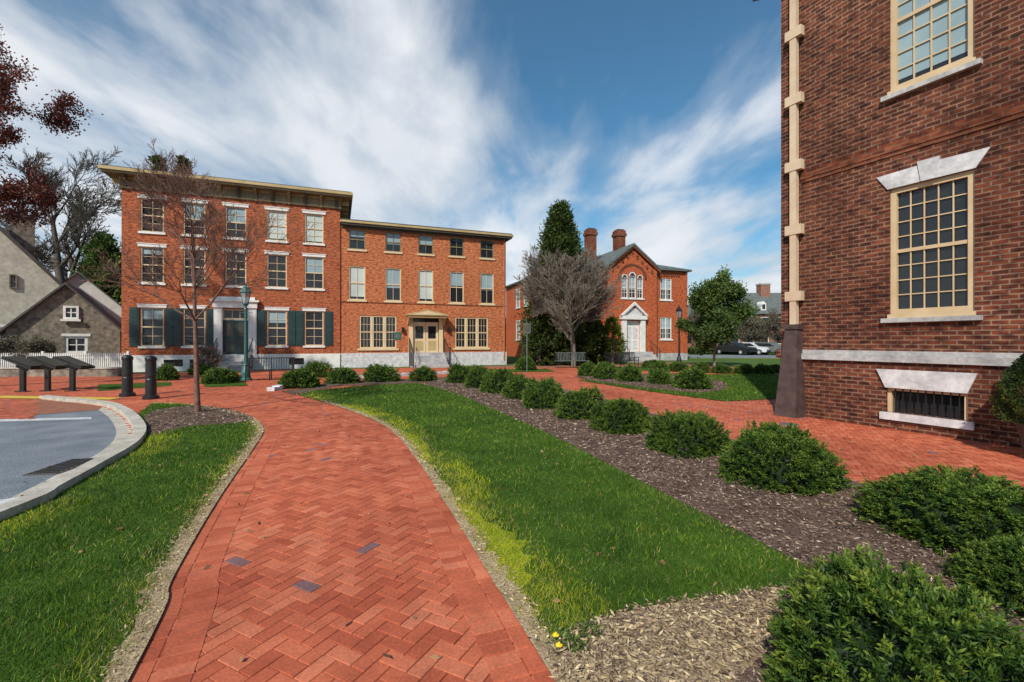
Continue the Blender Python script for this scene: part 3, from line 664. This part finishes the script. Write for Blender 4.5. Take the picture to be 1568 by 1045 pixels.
for sx in(-1,1):
    xa,xb=(x-.80,x-.01) if sx<0 else (x+.01,x+.80)
    E.box(xa,xb,Yf+.06,Yf+.12,.87,1.75,'cream'); E.box(xa,xa+.14,Yf+.06,Yf+.12,1.75,2.75,'cream');E.box(xb-.14,xb,Yf+.06,Yf+.12,1.75,2.75,'cream');E.box(xa,xb,Yf+.061,Yf+.121,2.55,2.8,'cream')
    E.box(xa+.15,xb-.15,Yf+.05,Yf+.06,1.0,1.6,'creamdark')
    E.box(x+sx*.95-.13,x+sx*.95+.13,Yf-.09,Yf-.003,.87,3.05,'cream')
    E.prism([(Yf-.003,2.55),(Yf-.15,2.6),(Yf-.62,3.04),(Yf-.003,3.04)],x+sx*1.1-.06,x+sx*1.1+.06,'x','creamdark')
E.box(x-1.2,x+1.2,Yf-.72,Yf-.003,3.05,3.18,'creamdark'); E.prism([(x-1.28,3.182),(x+1.28,3.182),(x+1.28,3.25),(x,3.55),(x-1.28,3.25)],Yf-.8,Yf-.003,'y','creamdark'); E.prism([(x-1.0,3.22),(x+1.0,3.22),(x,3.46)],Yf-.81,Yf-.802,'y','cream')
for k in range(5): E.box(x-1.05,x+1.05,-.35-.30*(5-k),Yf-.065,k*.174,(k+1)*.174,'stone')
for sx in(-1,1):
    X=x+sx*1.1; E.tube((X,-2.0,0),(X,-2.0,.95),.025,'black'); E.tube((X,-2.0,.95),(X,-.4,1.8),.025,'black'); E.tube((X,-.4,.0),(X,-.4,1.8),.025,'black')
    for k in range(9): yy=-1.9+k*.17; E.tube((X,yy,.1),(X,yy,.98+k*.092),.010,'black')
    E.box(x+sx*1.45-.07,x+sx*1.45+.07,Yf-.2,Yf-.003,2.15,2.45,'black')
E.box(x-2.0,x-1.55,Yf-.03,Yf-.003,1.7,2.15,'lampgreen'); E.box(x-1.92,x-1.63,Yf-.033,Yf-.03,1.80,2.05,'slate')
E.build('entrance',annex)
Cn=MB()
Cn.box(.06,XE+.05,Yf-.05,Yf-.003,8.34+.02,8.5,'bracket'); Cn.box(.06,XE+.35,Yf-.35,7.3,8.5,8.62,'bracket'); Cn.box(.0,XE+.42,Yf-.42,7.3,8.62,8.74,'creamdark'); Cn.box(.06,XE+.35,Yf-.35,7.3,8.742,8.82,'roofdark')
Cn.tube((XE-.12,Yf-.06,.3),(XE-.12,Yf-.06,8.5),.05,'brick_annex',8); Cn.box(4.0,4.25,2,2.4,8.82,9.3,'roofdark')
Cn.build('cornice',annex)

# ---------- brick hall (centre) ----------
th2=math.atan2(.31,.95); hall=empty('brick_hall_building',(4.3,34.8,0),th2)
def hx(px): return facx(px,4.3,34.8,.951,.309)
HW=hx(1052); gx0,gx1=hx(927),hx(1001); gc=(gx0+gx1)/2; EV=7.4; AP=9.1
B=MB();Wd=MB()
yw=.0; yp=-.35
o1=[(hx(1020)-.55,hx(1020)+.55,5.0,6.75),(hx(1020)-.55,hx(1020)+.55,1.75,3.55)]
l1=[(gx0-(hx(1020)-gx1)-.55,gx0-(hx(1020)-gx1)+.55,5.0,6.75),(gx0-(hx(1020)-gx1)-.55,gx0-(hx(1020)-gx1)+.55,1.75,3.55)]
wall(B,0,gx0,0,EV,l1,yw,'brick_hall'); wall(B,gx1,HW,0,EV,o1,yw,'brick_hall')
aw3=[(gc-.98,gc-.42,5.0,6.6),(gc-.33,gc+.33,5.0,6.75),(gc+.42,gc+.98,5.0,6.6)]; dd=(gc-.65,gc+.65,.75,3.2)
wall(B,gx0,gx1,0,EV,aw3+[dd],yp,'brick_hall'); B.poly([(gx0,yp,EV),(gx1,yp,EV),(gc,yp,AP)],'brick_hall')
B.quad((gx0,yw,0),(gx0,yp,0),(gx0,yp,EV),(gx0,yw,EV),'brick_hall');B.quad((gx1,yp,0),(gx1,yw,0),(gx1,yw,EV),(gx1,yp,EV),'brick_hall')
HD=16
B.quad((0,HD,0),(0,0,0),(0,0,EV),(0,HD,EV),'brick_hall'); B.quad((HW,0,0),(HW,HD,0),(HW,HD,EV),(HW,0,EV),'brick_hall'); B.quad((HW,HD,0),(0,HD,0),(0,HD,EV),(HW,HD,EV),'brick_hall')
B.box(-.03,gx0-.003,-.05,-.003,0,.6,'stone'); B.box(gx1+.003,HW+.03,-.05,-.003,0,.6,'stone')
for xx in(gx1+.1,HW-.25): B.box(xx,xx+.25,yw-.07,yw-.003,.6,EV,'brick_hall')
B.box(gx0,gx0+.35,yp-.08,yp-.003,0,EV,'brick_hall'); B.box(gx1-.35,gx1,yp-.08,yp-.003,0,EV,'brick_hall')
for k in range(9):
    xx=gx1+.45+k*.24; B.box(xx,xx+.12,yw-.07,yw-.003,6.95,7.2,'brick_belt')
n=14
for r0,r1,yy,mt in((1.15,1.32,yp-.05,'brick_belt'),):
    pts=[(gc+r1*math.cos(math.pi*k/n),6.55+r1*.9*math.sin(math.pi*k/n)) for k in range(n+1)]+[(gc+r0*math.cos(math.pi*k/n),6.55+r0*.9*math.sin(math.pi*k/n)) for k in range(n,-1,-1)]
    for k in range(n):
        a=[pts[k],pts[k+1],pts[2*n-k],pts[2*n+1-k]]; B.prism(a,yy,yp-.003,'y',mt)
for k in range(9):
    t=(k+.5)/9; xx=gx0+.2+(gx1-gx0-.4)*t; zz=EV+(AP-EV)*(1-abs(2*t-1))-.42; B.box(xx-.07,xx+.07,yp-.07,yp-.003,zz-.15,zz+.12,'brick_belt')
B.build('walls',hall)
for o in o1+l1:
    window(Wd,o,yw,4,4,'white',.07,.03,'blind_reflect_blue',.5,True,'white',None)
    Wd.box((o[0]+o[1])/2-.04,(o[0]+o[1])/2+.04,yw+.02,yw+.1,o[2],o[3],'white')
for o in aw3:
    window(Wd,o,yp,2,4,'white',.06,.03,'blind_reflect_blue',.6,True,'white',None)
    rr=(o[1]-o[0])/2; cx=(o[0]+o[1])/2
    Wd.poly([(cx+rr*math.cos(math.pi*k/12),yp-.01,o[3]+rr*math.sin(math.pi*k/12)) for k in range(13)],'white')
    Wd.poly([(cx+rr*.7*math.cos(math.pi*k/12),yp-.015,o[3]+.02+rr*.7*math.sin(math.pi*k/12)) for k in range(13)],'glass')
for k,yy in enumerate((2.2,4.6,7,9.4,11.8)):
    for za,zb in((5.0,6.75),(1.75,3.55)):
        Wd.quad((-.01,yy+.5,za),(-.01,yy-.5,za),(-.01,yy-.5,zb),(-.01,yy+.5,zb),'glass')
        Wd.box(-.06,-.012,yy-.56,yy-.44,za,zb,'white');Wd.box(-.06,-.012,yy+.44,yy+.56,za,zb,'white');Wd.box(-.055,-.012,yy-.44,yy+.44,(za+zb)/2-.04,(za+zb)/2+.04,'white');Wd.box(-.055,-.012,yy-.03,yy+.03,za,zb,'white');Wd.box(-.1,-.012,yy-.6,yy+.6,za-.12,za-.001,'white');Wd.box(-.06,-.012,yy-.6,yy+.6,zb+.001,zb+.12,'white')
Wd.build('windows',hall)
E=MB()
E.box(dd[0],dd[1],yp+.06,yp+.12,.75,3.2,'white')
for sx in(-1,1):
    E.box(gc+sx*.3-.22,gc+sx*.3+.22,yp+.045,yp+.06,.95,1.65,'stonewhite');E.box(gc+sx*.3-.22,gc+sx*.3+.22,yp+.045,yp+.06,1.8,2.7,'stonewhite')
    E.box(gc+sx*.85-.2,gc+sx*.85+.2,yp-.25,yp-.003,.75,3.3,'white')
E.box(gc-1.15,gc+1.15,yp-.35,yp-.003,3.3,3.6,'white')
for k in range(12):
    a0,a1=math.pi*k/12,math.pi*(k+1)/12; E.prism([(gc,3.602),(gc+.8*math.cos(a0),3.602+.62*math.sin(a0)),(gc+.8*math.cos(a1),3.602+.62*math.sin(a1))],yp-.2,yp-.003,'y','stonewhite')
E.prism([(gc-1.25,3.602),(gc-1.05,3.602),(gc,4.45),(gc+1.05,3.602),(gc+1.25,3.602),(gc,4.68)],yp-.4,yp-.21,'y','white')
for k in range(4): E.box(gc-1.4,gc+1.4,yp-.5-.3*(4-k),yp-.085,k*.187,(k+1)*.187,'stone')
for sx in(-1,1):
    E.tube((gc+sx*1.35,yp-1.7,0),(gc+sx*1.35,yp-1.7,.9),.025,'black');E.tube((gc+sx*1.35,yp-1.7,.9),(gc+sx*1.35,yp-.4,1.65),.025,'black')
    for k in range(7): yy=yp-1.6+k*.19; E.tube((gc+sx*1.35,yy,.1),(gc+sx*1.35,yy,.95+k*.1),.012,'black')
E.build('entrance',hall)
Rf=MB(); o=.3
mx=HW/2
Rf.box(-o,gx0-.02,-o,-.003,EV,EV+.14,'slate');Rf.box(gx1+.02,HW+o,-o,-.003,EV,EV+.14,'slate'); Rf.box(-o,-.003,0,HD+o,EV,EV+.14,'slate'); Rf.box(HW+.003,HW+o,0,HD+o,EV,EV+.14,'slate')
z0=EV+.142
Rf.poly([(-o,-o,z0),(HW+o,-o,z0),(mx,5.5,z0+1.9)],'slate');Rf.poly([(HW+o,-o,z0),(HW+o,HD+o,z0),(mx,HD-5,z0+1.9),(mx,5.5,z0+1.9)],'slate');Rf.poly([(-o,HD+o,z0),(-o,-o,z0),(mx,5.5,z0+1.9),(mx,HD-5,z0+1.9)],'slate')
for sx in(-1,1):
    ex=gc+sx*(gx1-gc+.28); ez=EV-.22*.8; P=[(ex,ez+.02),(gc,AP+.06),(gc,AP+.24),(ex,ez+.2)]
    if sx<0: P=P[::-1]
    Rf.prism(P,yp-.28,5.2,'y','slate')
    Q=[(ex,ez-.16),(gc,AP-.10),(gc,AP+.058),(ex,ez+.018)]
    if sx<0: Q=Q[::-1]
    Rf.prism(Q,yp-.22,yp-.085,'y','brick_belt')
Rf.build('roof',hall)
Ch=MB()
for px,wd,tp in((904,.95,11.0),(948,.95,10.9)):
    Y=38.5; cx,cy=(px-784)/F*Y,Y; v=Matrix.Rotation(-th2,3,'Z')@Vector((cx-4.3,cy-34.8,0))
    Ch.box(v.x-.38,v.x+.38,v.y-.38,v.y+.38,7,tp-.5,'brick_belt');Ch.box(v.x-.46,v.x+.46,v.y-.46,v.y+.46,tp-.5,tp-.25,'brick_belt');Ch.box(v.x-.40,v.x+.40,v.y-.40,v.y+.40,tp-.25,tp,'brick_belt'); Ch.box(v.x-.3,v.x+.3,v.y-.3,v.y+.3,tp,tp+.1,'roofdark')
Ch.build('chimneys',hall)

# ---------- old brick house (right) ----------
th3=math.atan2(-.889,.457); oh3=empty('colonial_brick_house',(5.93,10.0,0),th3)
B=MB();Wd=MB()
w1=(1.98,3.11,2.08,4.34); w2=(1.98,3.11,6.1,8.6); wb=(1.95,3.05,.32,.76)
w1b=(6.2,7.33,2.08,4.34); w2b=(6.2,7.33,6.1,8.6)
wall(B,0,14,0,1.22,[wb],-.05,'brick_old',.2); wall(B,0,14,1.42,13,[w1,w2,w1b,w2b],0,'brick_old',.13)
B.quad((0,14,0),(0,0,0),(0,0,13),(0,14,13),'brick_old'); B.quad((0,0,0),(0,-.05,0),(0,-.05,1.22),(0,0,1.22),'brick_old')
B.quad((14,0,0),(14,14,0),(14,14,13),(14,0,13),'brick_old'); B.quad((14,14,0),(0,14,0),(0,14,13),(14,14,13),'brick_old')
B.box(.42,14,-.12,0,1.222,1.34,'stone'); B.box(.42,14,-.07,0,1.342,1.42,'stone')
B.box(-.1,.42,-.05,0,1.222,1.42,'brick_old')
# subtle projecting brick string course
B.box(.42,14,-.022,-.002,4.93,5.0,'brick_belt');B.box(.42,14,-.035,-.002,5.0,5.16,'brick_belt')
B.box(0,.16,-.03,-.002,1.42,12.9,'brick_old')
B.build('walls',oh3)
for o in(w1,w1b): window(Wd,o,0,5,8,'tanframe',.09,.018,None,.5,True,None,None)
for o in(w2,w2b): window(Wd,o,0,4,8,'tanframe',.09,.022,'blind_reflect_blue',.92,True,None,None)  # bluish panel over the upper panes paints a sky reflection
for o in(w1,w2,w1b,w2b):
    Wd.box(o[0]-.02,o[1]+.02,-.04,.034,o[2]-.07,o[2]-.001,'tanframe'); Wd.box(o[0]-.1,o[1]+.1,-.09,-.0-.002,o[2]-.15,o[2]-.072,'stone')
for o in(w1,w1b):
    a,b,c,d=o; cx=(a+b)/2
    Wd.prism([(a-.02,d+.002),(cx-.10,d+.002),(cx-.14,d+.29),(a-.19,d+.27)],-.03,-.002,'y','stonewhite'); Wd.prism([(cx+.10,d+.002),(b+.02,d+.002),(b+.19,d+.27),(cx+.14,d+.29)],-.03,-.002,'y','stonewhite')
    Wd.prism([(cx-.098,d-.0),(cx+.098,d-.0),(cx+.15,d+.35),(cx-.15,d+.35)],-.05,-.002,'y','stonewhite')
Wd.build('windows',oh3)
E=MB(); a,b,c,d=wb
E.prism([(a-.0,d+.003),(b+.0,d+.003),(b+.12,d+.33),(a-.14,d+.33)],-.09,-.052,'y','stonewhite'); E.box(a-.08,b+.08,-.11,-.052,c-.13,c-.002,'stonewhite')
E.box(a,a+.06,.0,.1,c,d,'tanframe');E.box(b-.06,b,.0,.1,c,d,'tanframe');E.box(a+.06,b-.06,.0,.1,d-.05,d,'tanframe');E.quad((a,.13,c),(b,.13,c),(b,.13,d),(a,.13,d),'glass')
for k in range(9): xx=a+.12+k*(b-a-.24)/8; E.tube((xx,.0,c),(xx,.0,d),.011,'black')
E.build('basement_window',oh3)
Dn=MB(); dx=.33
Dn.box(dx-.065,dx+.065,-.16,-.05,1.95,12.9,'tan')
for z in (2.55,3.95,5.3,6.7,8.1,9.5,10.9): 
    Dn.box(dx-.16,dx+.18,-.175,-.052,z-.10,z+.10,'tan')
Dn.hexa([(dx-.24,-.42,0),(dx+.22,-.42,0),(dx+.22,-.055,0),(dx-.24,-.055,0),(dx-.13,-.22,1.85),(dx+.13,-.22,1.85),(dx+.13,-.054,1.85),(dx-.13,-.054,1.85)],'copper')
Dn.box(dx-.16,dx+.16,-.25,-.053,1.85,1.95,'copper')
Dn.tube((-.05,-.1,9.2),(-.45,-.35,9.25),.015,'black')
Dn.build('downspout',oh3)

# ---------- cottages at left ----------
a1=math.radians(45); co_=at(94,24.5); ct=empty('stucco_cottage',co_,a1); B=MB()
HWc=3.4; ze=4.5; za=8.6; DC=9
def cx1(px): return facx(px,co_[0],co_[1],math.cos(a1),math.sin(a1))
wl=(cx1(2)-.1,cx1(26),1.1,2.3); wu=(cx1(14),cx1(26),4.3,5.0)
wall(B,-2*HWc,0,0,ze,[wl],0,'stucco'); B.poly([(-2*HWc,0,ze),(0,0,ze),(-HWc,0,za)],'stucco')
B.quad((0,0,0),(0,DC,0),(0,DC,ze),(0,0,ze),'stucco'); B.quad((-2*HWc,DC,0),(-2*HWc,0,0),(-2*HWc,0,ze),(-2*HWc,DC,ze),'stucco')
window(B,wl,0,2,4,'white',.08,.03,None,.5,True,'white','white'); window(B,wu,-.14,2,2,'fieldstone',.05,.03,None,.5,False,None,None)
B.build('walls',ct); B=MB()
for sx in(-1,1):
    ex=-HWc+sx*(HWc+.3); sl=(za-ze)/HWc; ez=ze-.3*sl; P=[(ex,ez),(-HWc,za),(-HWc,za+.22),(ex,ez+.22)]
    if sx<0:P=P[::-1]
    B.prism(P,-.3,DC+.3,'y','roofdark')
B.build('roof',ct); B=MB(); cc_=cx1(32); B.box(cc_-.45,cc_+.45,1.2,2.0,5,8.2,'fieldstone');B.box(cc_-.53,cc_+.53,1.12,2.08,8.2,8.38,'roofdark'); B.box(cc_-.2,cc_+.2,1.4,1.8,8.38,8.7,'roofdark'); B.build('chimney',ct)
a2=math.radians(36); co2=at(184,25.2); ct=empty('stone_cottage',co2,a2); B=MB()
def cx2(px): return facx(px,co2[0],co2[1],math.cos(a2),math.sin(a2))
xa=cx2(101); zc=4.55; ze=2.2; xl=2*xa
w1_=(cx2(97),cx2(121),2.75,3.45);w2_=(cx2(99),cx2(134),.95,1.85)
wall(B,xl,0,0,ze,[w2_],0,'fieldstone'); B.poly([(xl,0,ze),(0,0,ze),(xa,0,zc)],'fieldstone')
B.quad((0,0,0),(0,5,0),(0,5,ze),(0,0,ze),'fieldstone')
window(B,w2_,0,2,2,'white',.12,.05,None,.5,False,'white','white')
window(B,w1_,-.14,2,2,'white',.10,.05,None,.5,False,'white',None)
B.build('walls',ct);B=MB()
for sx in(-1,1):
    ex=xa+sx*(-xa+.3); sl=(zc-ze)/(-xa); ez=ze-.3*sl; P=[(ex,ez),(xa,zc),(xa,zc+.13),(ex,ez+.13)]
    if sx<0:P=P[::-1]
    B.prism(P,-.25,5,'y','roofdark')
B.build('roof',ct)
a3=math.radians(38); co3=at(205,30.5); ct=empty('white_cottage',co3,a3); B=MB()
xa=facx(120,co3[0],co3[1],math.cos(a3),math.sin(a3)); B.poly([(2*xa,0,0),(0,0,0),(0,0,3.2),(xa,0,5.9),(2*xa,0,3.2)],'white'); B.quad((0,0,0),(0,5,0),(0,5,3.2),(0,0,3.2),'white'); B.build('walls',ct)
B=MB()
for sx in(-1,1):
    ex=xa+sx*(-xa+.3); ez=3.2-.3*2.7/(-xa); P=[(ex,ez),(xa,5.9),(xa,6.0),(ex,ez+.1)]
    if sx<0:P=P[::-1]
    B.prism(P,-.25,5.1,'y','slate')
B.build('roof',ct)
fe=MB()
y=21.2
for k in range(95):
    x=-26+k*.088
    if x>-17.9: break
    fe.prism([(x,.12),(x+.045,.12),(x+.045,1.0),(x+.022,1.06),(x,1.0)],y,y+.02,'y','white')
for z in(.28,.80): fe.box(-26,-18,y+.02,y+.055,z,z+.07,'white')
for k in range(5): fe.box(-26+k*2,-25.9+k*2,y+.056,y+.15,0,1.12,'white')
fe.build('picket_fence')
sw=MB(); sw.box(-27,-17.6,20.3,20.6,0,.36,'fieldstone'); sw.box(-27,-17.58,20.26,20.64,.362,.42,'concrete'); sw.build('low_stone_wall')

# ---------- background houses on the right ----------
bh=empty('background_brick_house'); B=MB(); Y=74
x0,x1=(1092-784)/F*Y,(1225-784)/F*Y
B.box(x0,x1,Y,Y+9,0,6.0,'brick_bg'); 
B.prism([(Y-.5,6.0),(Y+9.5,6.0),(Y+4.5,9.9)],x0-.4,x1+.4,'x','slate')
for px in(1124,1170,):
    cx=(px-784)/F*(Y+4); B.box(cx-.8,cx+.8,Y+3.5,Y+5,8,11.2,'brick_bg'); B.box(cx-.9,cx+.9,Y+3.4,Y+5.1,11.2,11.45,'stone')
for k in range(6):
    xx=x0+1.2+k*2.4
    for z in(1.2,3.9): B.box(xx-.5,xx+.5,Y-.06,Y-.01,z,z+1.5,'glass'); B.box(xx-.6,xx+.6,Y-.08,Y-.061,z-.1,z-.0,'white'); B.box(xx-.6,xx-.5,Y-.08,Y-.01,z,z+1.5,'white'); B.box(xx+.5,xx+.6,Y-.08,Y-.01,z,z+1.5,'white'); B.box(xx-.6,xx+.6,Y-.08,Y-.01,z+1.5,z+1.6,'white')
    if k%2: B.prism([(xx-.4,6.6),(xx+.4,6.6),(xx+.4,7.7),(xx,8.1),(xx-.4,7.7)],Y+.3,Y+2.5,'y','white'); B.box(xx-.25,xx+.25,Y+.27,Y+.299,6.8,7.6,'glass')
B.build('house_body',bh)
bh=empty('background_brick_house'); B=MB(); Y=85; x0,x1=(1030-784)/F*Y,(1082-784)/F*Y
B.box(x0,x1,Y,Y+9,0,6,'brick_bg'); B.prism([(Y-.5,6),(Y+9.5,6),(Y+4.5,8.8)],x0-.4,x1+.4,'x','slate')
for k in range(3):
    xx=x0+1.2+k*2
    for z in(1.2,4): B.box(xx-.5,xx+.5,Y-.06,Y-.01,z,z+1.5,'glass')
B.build('house_body',bh)
sheet('street_asphalt',[(12,44),(90,38),(90,46),(12,53)],.005,'asphalt'); sheet('yellow_marking',[(14,42.3),(60,38.8),(60,39.2),(14,42.7)],.011,'yellow')
sheet('brick_walk',[(12,30.9),(8,33),(10.8,34.9),(14,32)],.008,'mortar')
def car(name,loc,rz,paint):
    e=empty(name,loc,rz); B=MB()
    pr=[(-2.2,.35),(2.15,.35),(2.25,.7),(2.1,.88),(1.1,.98),(.5,1.42),(-1.0,1.45),(-1.75,1.0),(-2.2,.95)]
    B.prism(pr,-.85,.85,'y',paint)
    g=[(1.0,1.0),(.45,1.34),(-.95,1.36),(-1.5,1.02)]
    B.prism(g,-.857,-.852,'y','glass');B.prism(g,.852,.857,'y','glass')
    for x in(-1.4,1.4):
        for y in(-.88,.70):
            n=16; pts=[(x+.33*math.cos(2*math.pi*k/n),.34+.33*math.sin(2*math.pi*k/n)) for k in range(n)]; B.prism(pts,y,y+.18,'y','black')
            pts=[(x+.18*math.cos(2*math.pi*k/n),.34+.18*math.sin(2*math.pi*k/n)) for k in range(n)]; B.prism(pts,y-.006,y-.001,'y','stone')
    B.box(2.2,2.42,-.7,.7,.4,.55,'black'); B.box(-2.44,-2.1,-.7,.7,.4,.55,'black')
    B.build('body',e); return e
car('parked_car',((1148-784)/F*53,53,0),-.9,'carpaint'); car('parked_car',((1125-784)/F*53,53,0),-1.1,'black'); car('parked_car',((1176-784)/F*52,52,0),-.9,'slate')

# ================= street furniture =================
def lamp(loc,mat,H):
    B=MB(); s=H/3.95
    B.lathe([(0,0),(.20,0),(.20,.06),(.16,.12),(.14,.35),(.10,.50),(.075,.60),(.085,.63),(.06,.68),(.045,1.2),(.038,2.85),(.06,2.88),(.045,2.93),(.04,3.0),(.09,3.08),(.10,3.12),(0,3.12)],mat,16)
    B.lathe([(.095,3.12),(.17,3.55),(0,3.55)],'lglass',6)
    for k in range(6):
        a=2*math.pi*k/6; B.tube((.095*math.cos(a),.095*math.sin(a),3.12),(.175*math.cos(a),.175*math.sin(a),3.56),.010,mat,5)
    B.lathe([(0,3.54),(.20,3.55),(.20,3.59),(.13,3.72),(.06,3.80),(.05,3.84),(.02,3.88),(.025,3.91),(0,3.96)],mat,6)
    B.tube((-.22,0,2.75),(.22,0,2.75),.012,mat)
    o=B.build('street_lamp',None,False,loc); o.scale=(s*1.2,s*1.2,s); return o
x,y=G(376,583); lamp((x,y,0),'lampgreen',3.95)
x,y=G(1040,560); lamp((x,y,0),'black',3.95)
def bollard(px,py):
    x,y=G(px,py); B=MB(); B.lathe([(0,0),(.19,0),(.19,.10),(.13,.13),(.125,.55),(.115,.57),(.115,.62),(.125,.64),(.12,1.05),(.135,1.07),(.135,1.13),(.11,1.17),(.05,1.20),(0,1.205)],'black',20); B.build('bollard',None,False,(x,y,0))
bollard(195,608); bollard(231,612)
def infosign(px,py):
    x,y=G(px,py); B=MB(); B.box(-.06,.06,-.05,.05,0,.80,'black'); B.box(-.16,.16,-.1,.1,0,.04,'black')
    R=Matrix.Rotation(math.radians(24),3,'Y'); B.obox((.05,0,.92),(.85,.6,.07),R,'black'); B.obox((.07,0,.965),(.74,.50,.012),R,'bracket'); B.obox((0,0,.80),(.3,.09,.16),R,'black')
    B.build('interpretive_sign',None,False,(x,y,0),.15)
for p in((35,601),(73,600),(111,600)): infosign(*p)
def bench(px,py,L,rz,wood):
    x,y=G(px,py); B=MB()
    for k in range(5): B.box(-L/2,L/2,-.25+k*.1,-.17+k*.1,.42,.45,wood)
    n=int(L/.09)
    for k in range(n): xx=-L/2+.04+k*(L-.08)/(n-1); B.hexa([(xx-.015,.24,.45),(xx+.015,.24,.45),(xx+.015,.26,.45),(xx-.015,.26,.45),(xx-.015,.34,.88),(xx+.015,.34,.88),(xx+.015,.36,.88),(xx-.015,.36,.88)],wood)
    B.box(-L/2,L/2,.33,.38,.88,.92,wood)
    for xx in((-L/2+.04),0,L/2-.04):
        B.tube((xx,-.24,0),(xx,-.22,.63 if xx else .42),.022,'black'); B.tube((xx,.30,0),(xx,.25,.45),.022,'black'); B.tube((xx,.25,.42),(xx,.36,.92),.022,'black')
        if xx: B.tube((xx,-.26,.63),(xx,.30,.65),.022,'black')
        B.tube((xx,-.24,.2),(xx,.28,.2),.014,'black')
    B.build('park_bench',None,False,(x,y,0),rz)
bench(414,583,1.75,.36,'black'); bench(876,564,1.9,.15,'slate'); bench(953,564,1.9,.2,'black')
x,y=G(807,570); B=MB(); B.tube((0,0,0),(0,0,2.55),.03,'slate',8); B.box(-.18,.18,-.045,-.03,2.0,2.5,'slate'); B.box(-.15,.15,-.05,-.046,2.05,2.45,'bracket'); B.build('sign_post',None,False,(x,y,0))
x,y=G(1208,652); B=MB(); B.lathe([(0,.03),(.16,.03),(.17,.02)],'slate',20); B.build('utility_cover',None,False,(x,y,0))

# ================= camera, light, sky =================
cam=bpy.data.cameras.new('camera'); cam.lens=16.0; cam.sensor_width=36; cam.clip_end=2000; cam.clip_start=.05
co=bpy.data.objects.new('camera',cam); scene.collection.objects.link(co); co.location=(0,0,EYE); co.rotation_euler=(math.radians(90),0,0); scene.camera=co
sd=Vector((-.30,-.70,.64)).normalized()
sl=bpy.data.lights.new('sun','SUN'); sl.energy=4.5; sl.angle=math.radians(.8); sl.color=(1,.93,.82); so=bpy.data.objects.new('sun',sl); scene.collection.objects.link(so)
so.rotation_euler=sd.to_track_quat('Z','Y').to_euler()
w=bpy.data.worlds.new('World'); scene.world=w; w.use_nodes=True; nt=w.node_tree; L=nt.links; bg=nt.nodes['Background']
sk=N(nt,'ShaderNodeTexSky'); sk.sky_type='NISHITA'; sk.sun_disc=False; sk.sun_elevation=math.asin(sd.z); sk.sun_rotation=math.atan2(sd.x,sd.y)%(2*math.pi); sk.ozone_density=1.5; sk.air_density=1.0; sk.dust_density=.6
tc=N(nt,'ShaderNodeTexCoord'); sp=N(nt,'ShaderNodeSeparateXYZ'); L.new(tc.outputs['Generated'],sp.inputs[0])
def Mth(op,a,b=None,clamp=False):
    n=N(nt,'ShaderNodeMath',operation=op); n.use_clamp=clamp
    for i,v in enumerate((a,b)):
        if v is None: continue
        if isinstance(v,(int,float)): n.inputs[i].default_value=v
        else: L.new(v,n.inputs[i])
    return n.outputs[0]
zc=Mth('ADD',Mth('MAXIMUM',sp.outputs[2],0.0),.14)
cx=Mth('DIVIDE',sp.outputs[0],zc); cy=Mth('DIVIDE',sp.outputs[1],zc)
cb_=N(nt,'ShaderNodeCombineXYZ'); L.new(cx,cb_.inputs[0]); L.new(cy,cb_.inputs[1])
def cloud(rot,scl,loc,scale,detail,rough,dist):
    mp=N(nt,'ShaderNodeMapping'); mp.inputs['Rotation'].default_value=(0,0,rot); mp.inputs['Scale'].default_value=scl; mp.inputs['Location'].default_value=loc
    L.new(cb_.outputs[0],mp.inputs['Vector']); n=N(nt,'ShaderNodeTexNoise'); n.inputs['Scale'].default_value=scale; n.inputs['Detail'].default_value=detail; n.inputs['Roughness'].default_value=rough; n.inputs['Distortion'].default_value=dist
    L.new(mp.outputs[0],n.inputs['Vector']); return n.outputs['Fac']
c1=cloud(.25,(1,.5,1),(3.1,1.2,0),1.3,6,.52,.25)
c2=cloud(.50,(1,.42,1),(7.7,2,0),3.4,6,.55,.35)
c3=cloud(.0,(1,1,1),(1.3,5.2,0),.42,3,.5,0)
s=Mth('ADD',Mth('ADD',Mth('MULTIPLY',c1,.50),Mth('MULTIPLY',c2,.30)),Mth('MULTIPLY',c3,.40))
s=Mth('SUBTRACT',s,.062)
s=Mth('ADD',s,Mth('MULTIPLY',Mth('SUBTRACT',.40,sp.outputs[2]),.30))
s=Mth('ADD',s,Mth('MULTIPLY',Mth('ADD',sp.outputs[0],.05),-.05))
cr=ramp(nt,[(.44,(.04,.04,.04)),(.50,(.22,.22,.22)),(.555,(.62,.62,.62)),(.63,(.96,.96,.96))]); L.new(s,cr.inputs[0])
cc=ramp(nt,[(.32,(5.2,5.9,6.7)),(.62,(8.6,8.9,9.3))]); L.new(c1,cc.inputs[0])
tint=N(nt,'ShaderNodeMixRGB',blend_type='MULTIPLY'); tint.inputs[0].default_value=1; tint.inputs[2].default_value=(.50,1.05,1.20,1); L.new(sk.outputs[0],tint.inputs[1])
mx=N(nt,'ShaderNodeMixRGB'); L.new(cr.outputs[0],mx.inputs[0]); L.new(tint.outputs[0],mx.inputs[1]); L.new(cc.outputs[0],mx.inputs[2])
L.new(mx.outputs[0],bg.inputs[0]); bg.inputs[1].default_value=.10
scene.view_settings.view_transform='Standard'; scene.view_settings.look='None'; scene.view_settings.exposure=0
